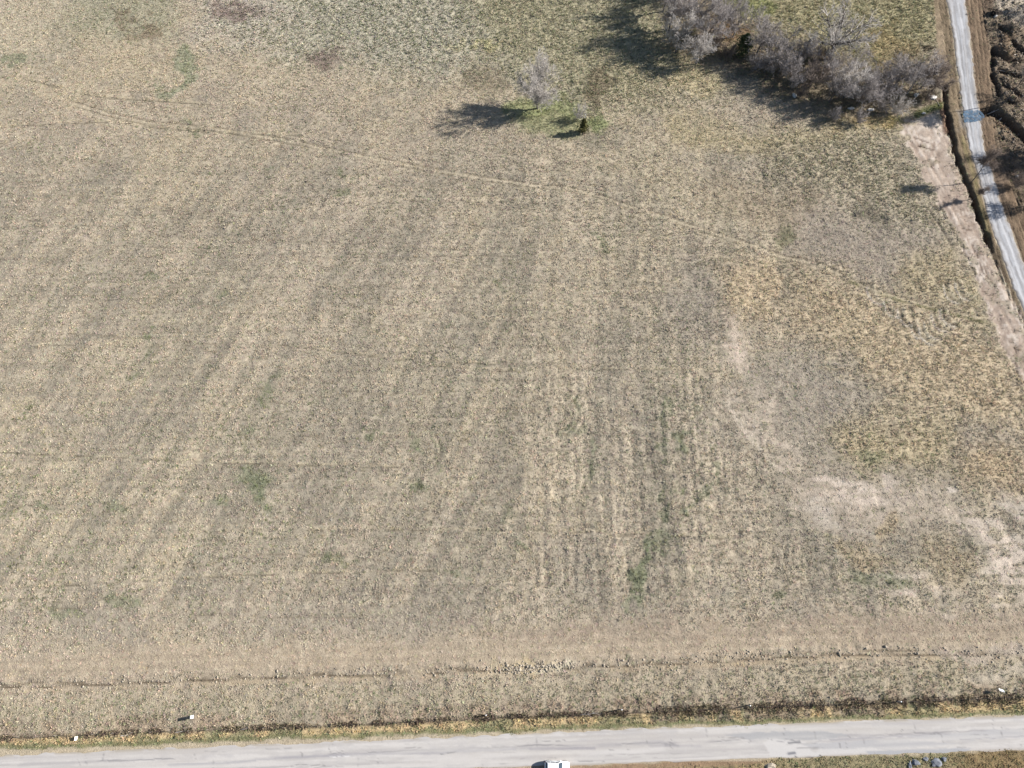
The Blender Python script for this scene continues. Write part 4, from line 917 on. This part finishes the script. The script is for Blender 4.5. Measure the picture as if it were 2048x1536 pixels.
# roadside signs
def sign(px, py, label, rz, bw, bh, z0, tilt=0.0):
    o = thing('roadside_sign', ground_pt(px, py), label, 'sign', None, rz)
    for s in (-1, 1):
        bm = bmesh.new(); box(bm, (0, s * bw * .42, (z0 + bh) * .5), (.06, .06, z0 + bh + .1)); part('post', bm, M_WOOD, o)
    bm = bmesh.new(); box(bm, (.06, 0, z0 + bh * .5), (.03, bw, bh), ry=tilt, bevel=.006); part('panel', bm, M_WHITE, o)
    bm = bmesh.new(); box(bm, (.06, 0, z0 + bh * 1.03 + (.05 if not tilt else -.1)), (.05, bw * 1.04, .04)); part('top_rail', bm, M_WHITE, o)
    return o
sign(388, 1433, 'white sign board standing in the grass left of the middle, above the fence', 0.12, .55, 1.15, .3, -.12)
sign(156, 1476, 'white sign by the fence, leftmost of the three roadside signs', 0.05, .62, .72, .35, -.10)
sign(1996, 1381, 'white tilted sign board at the far right above the fence', 1.25, .95, .5, 1.0, -.95)

# wire fence along the road
fp = resample([tuple(G(a, b_)[:2]) for a, b_ in fence[1:-1]], 56)
o = thing('wire_fence', (fp[0][0], fp[0][1], 0), 'low wire fence with slim posts running along the road verge', 'fence'); base = Vector((fp[0][0], fp[0][1], 0))
pm = None; tops = []
for k, (a, b_) in enumerate(fp):
    z = float(height_at(np.array([a]), np.array([b_]))[0])
    if pm is None:
        Vt, Ft = tubes([((0, 0, -.3), (0, 0, 1.25), .05, .045), ((0, 0, 1.25), (0, 0, 1.28), .045, .001)], 6); pm = mesh_np('post', Vt, Ft, True); pm.materials.append(M_WOOD)
    q = bpy.data.objects.new('post', pm); COLL.objects.link(q); q.parent = o; q.location = Vector((a, b_, z)) - base
    q.rotation_euler = (random.uniform(-.12, .12), random.uniform(-.12, .12), 0); tops.append(Vector((a, b_, z)) - base)
for hz in (.45, .8, 1.1):
    S = [(tuple(p + Vector((0, 0, hz))), tuple(q + Vector((0, 0, hz))), .007, .007) for p, q in zip(tops[:-1], tops[1:])]
    Vt, Ft = tubes(S, 3); link('wire', mesh_np('wire', Vt, Ft), M_WIRE, o)
o2 = None
for px, py, lb in [(972, 1430, 'pale post standing above the fence near the middle of the road'), (1242, 1419, 'pale post standing above the fence right of the car'),
                   (1497, 1411, 'pale post standing above the fence between the car and the road patches'), (1797, 1403, 'grey post standing above the fence near the tilted sign')]:
    o2 = thing('corner_post', ground_pt(px, py), lb, 'post', 'pale wooden posts along the road fence')
    Vt, Ft = tubes([((0, 0, -.3), (.03, .02, 1.5), .11, .10)], 8); link('shaft', mesh_np('shaft', Vt, Ft, True), M_DEADLOG, o2)
    Vt, Ft = tubes([((.03, .02, 1.5), (.03, .02, 1.53), .105, .002)], 8); link('cap', mesh_np('cap', Vt, Ft, True), M_WHITE, o2)

# dry clods turned up in the ploughed rut
r = random.Random(31); Vv = []; Ff = []; off_ = 0
ico = bmesh.new(); bmesh.ops.create_icosphere(ico, subdivisions=1, radius=1); iv = np.array([v.co[:] for v in ico.verts]); iff = np.array([[v.index for v in f.verts] for f in ico.faces]); ico.free()
for k in range(1500):
    if k < 380: a = r.gauss(1060, 40); b_ = 1336 - (a - 1060) * .05 + r.gauss(0, 5.0); s = abs(r.gauss(.075, .055)) + .03
    else:
        a = r.uniform(0, 2048); b_ = np.interp(a, [p[0] for p in rut], [p[1] for p in rut]) + r.gauss(-3, 7); s = abs(r.gauss(.06, .05)) + .03
    p = G(a, b_); z = float(height_at(np.array([p.x]), np.array([p.y]))[0])
    Vv.append(iv * np.array([s * r.uniform(.7, 1.4), s * r.uniform(.7, 1.4), s * r.uniform(.6, 1.2)]) * (0.75 + .5 * rng.random((len(iv), 1))) + np.array([p.x, p.y, z + s * .3])); Ff.append(iff + off_); off_ += len(iv)
Vm = []; Fm = []; om = 0
for k in range(1300):
    a = r.uniform(1982, 2075); b_ = r.uniform(-30, 330); 
    if a < 1990 + max(0, (b_ - 230) * .35): continue
    p = G(a, b_); z = float(height_at(np.array([p.x]), np.array([p.y]))[0]); s = abs(r.gauss(.09, .10)) + .04
    Vm.append(iv * np.array([s * r.uniform(.7, 1.8), s * r.uniform(.7, 1.8), s * r.uniform(.6, 1.2)]) * (0.7 + .6 * rng.random((len(iv), 1))) + np.array([p.x, p.y, z + s * .2])); Fm.append(iff + om); om += len(iv)
mm = mesh_np('broken_earth', np.concatenate(Vm), np.concatenate(Fm)); tag(link('broken_earth', mm, flat_mat('dark_clods', (.17, .14, .11), .95, .1, .6, .7)), 'dark broken earth clods over the churned ground', 'clods', None, 'stuff')
me = mesh_np('dirt_clods', np.concatenate(Vv), np.concatenate(Ff)); tag(link('dirt_clods', me, M_CLOD), 'dry dirt clods turned up along the rut above the road', 'clods', None, 'stuff')

# grey rubble spilled off the road edge, bottom right
RBG = 'grey broken rubble on the south road verge'
for k, (px, py, s, lb) in enumerate([(1832, 1525, (.9, .55, .35), 'largest grey rubble slab left in the pile off the near road edge'), (1872, 1526, (1.1, .8, .35), 'broad blue grey rubble slab right in the pile off the near road edge'),
                               (1820, 1530, (.35, .8, .3), 'narrow dark rubble chunk at the left end of the pile'), (1852, 1518, (.6, .35, .25), 'small grey rubble chunk touching the road edge'), (1888, 1518, (.5, .4, .25), 'small grey rubble chunk at the right end of the pile')]):
    p = ground_pt(px, py); o = part('rubble_chunk', rock_mesh(200 + k, s), M_RUB, None); o.location = p + Vector((0, 0, .05)); tag(o, lb, 'rubble', RBG)
p = ground_pt(1541, 1532); o = part('limestone_rock', rock_mesh(260, (1.2, .5, .4)), M_CLOD, None); o.location = p; tag(o, 'tan rock mound at the bottom edge below the road patches', 'rock')

# ------------------------------------------------------------------ the white car at the bottom edge
def loft(bm, secs, cap=True):
    rings = [[bm.verts.new(p) for p in s] for s in secs]
    for a, b_ in zip(rings[:-1], rings[1:]):
        n = len(a)
        for i in range(n): bm.faces.new((a[i], a[(i + 1) % n], b_[(i + 1) % n], b_[i]))
    if cap: bm.faces.new(rings[0][::-1]); bm.faces.new(rings[-1])
    bmesh.ops.recalc_face_normals(bm, faces=bm.faces)
cc = G(1117, 1522, 0.9); CW = 0.93
car = thing('car', (cc.x - 0.28, cc.y - CW, 0.05), 'white sport utility car on the road at the bottom edge of the photo', 'car', None, -0.035)
def lower(x, w, zb, zt):
    return [(x, -w * .92, zb), (x, -w, zb + .18), (x, -w, zt - .16), (x, -w * .93, zt - .03), (x, -w * .6, zt + .02), (x, 0, zt + .035), (x, w * .6, zt + .02), (x, w * .93, zt - .03), (x, w, zt - .16), (x, w, zb + .18), (x, w * .92, zb)]
bm = bmesh.new()
loft(bm, [lower(-2.22, .70, .48, .92), lower(-2.14, .86, .36, 1.02), lower(-1.7, .92, .27, 1.05), lower(-.6, .93, .25, 1.05), (lower(.75, .93, .25, 1.04)), lower(1.1, .92, .25, 1.02), lower(1.75, .89, .28, .95), lower(2.1, .80, .36, .86), lower(2.25, .60, .45, .74)])
part('body', bm, M_PAINT, car, True)
def cab(x, w, z):
    return [(x, -w, z), (x, w, z)]
bm = bmesh.new()        # glasshouse frame with a cambered roof
def ring_c(z, x0, x1, w): return [(x0, -w, z), (x1, -w, z), (x1, w, z), (x0, w, z)]
loft(bm, [ring_c(1.0, -2.08, .98, .85), ring_c(1.30, -1.95, .55, .78), ring_c(1.60, -1.78, .14, .68), ring_c(1.68, -1.62, -.02, .58), ring_c(1.705, -1.3, -.3, .38)])
part('cabin', bm, M_PAINT, car)
def pane(name, pts, mat=M_GLASS):
    bm = bmesh.new(); f = bm.faces.new([bm.verts.new(p) for p in pts]); bm.normal_update(); 
    r_ = bmesh.ops.extrude_face_region(bm, geom=[f]); vs_ = [v for v in r_['geom'] if isinstance(v, bmesh.types.BMVert)]
    bmesh.ops.translate(bm, verts=vs_, vec=f.normal * .012); bmesh.ops.recalc_face_normals(bm, faces=bm.faces); return part(name, bm, mat, car)
pane('windshield', [(.94, -.80, 1.04), (.94, .80, 1.04), (.57, .73, 1.30), (.19, .63, 1.585), (.19, -.63, 1.585), (.57, -.73, 1.30)])
pane('rear_window', [(-2.05, .78, 1.10), (-2.05, -.78, 1.10), (-1.83, -.66, 1.54), (-1.83, .66, 1.54)])
for s in (-1, 1):
    for x0, x1 in ((-1.90, -1.25), (-1.18, -.40), (-.33, .50)):
        xa, xb = (x0, x1); t0, t1 = x0 + .14 * (x0 < -1.5), x1 - (.30 if x1 > .3 else .03)
        pane('side_window', [(xa, s * .846, 1.08), (xb, s * .846, 1.08), (t1, s * .715, 1.53), (t0, s * .715, 1.53)][::s])
    bm = bmesh.new(); box(bm, (.62, s * 1.0, 1.10), (.16, .22, .15), bevel=.03); part('side_mirror', bm, M_PAINT, car)
    for x in (-1.38, 1.42):
        wh = bpy.data.objects.new('wheel', None); COLL.objects.link(wh); wh.parent = car; wh.location = (x, s * .84, .34)
        bm = bmesh.new(); bmesh.ops.create_cone(bm, cap_ends=True, segments=24, radius1=.34, radius2=.34, depth=.22, matrix=Matrix.Rotation(R(90), 4, 'X'))
        bmesh.ops.bevel(bm, geom=[e for e in bm.edges if abs(e.verts[0].co.y - e.verts[1].co.y) < 1e-5], offset=.03, segments=2, affect='EDGES'); part('tyre', bm, M_TYRE, wh, True)
        bm = bmesh.new(); bmesh.ops.create_cone(bm, cap_ends=True, segments=20, radius1=.21, radius2=.21, depth=.235, matrix=Matrix.Rotation(R(90), 4, 'X')); part('rim', bm, M_RIM, wh)
    bm = bmesh.new(); box(bm, (2.06, s * .66, .72), (.22, .30, .14), rz=-s * .45, bevel=.03); part('headlight', bm, M_LAMP, car)
    bm = bmesh.new(); box(bm, (-2.13, s * .72, .90), (.16, .22, .24), bevel=.03); part('tail_light', bm, M_TAIL, car)
    bm = bmesh.new(); box(bm, (-.75, s * .52, 1.725), (1.5, .04, .04), bevel=.01); part('roof_rail', bm, M_TRIM, car)
    for x in (-.95, .15): 
        bm = bmesh.new(); box(bm, (x, s * .935, .92), (.2, .03, .035), bevel=.008); part('door_handle', bm, M_TRIM, car)
bm = bmesh.new(); box(bm, (2.17, 0, .50), (.18, 1.3, .2), bevel=.04); part('grille', bm, M_TRIM, car)
bm = bmesh.new(); box(bm, (-2.2, 0, .50), (.14, 1.5, .2), bevel=.04); part('rear_bumper', bm, M_TRIM, car)
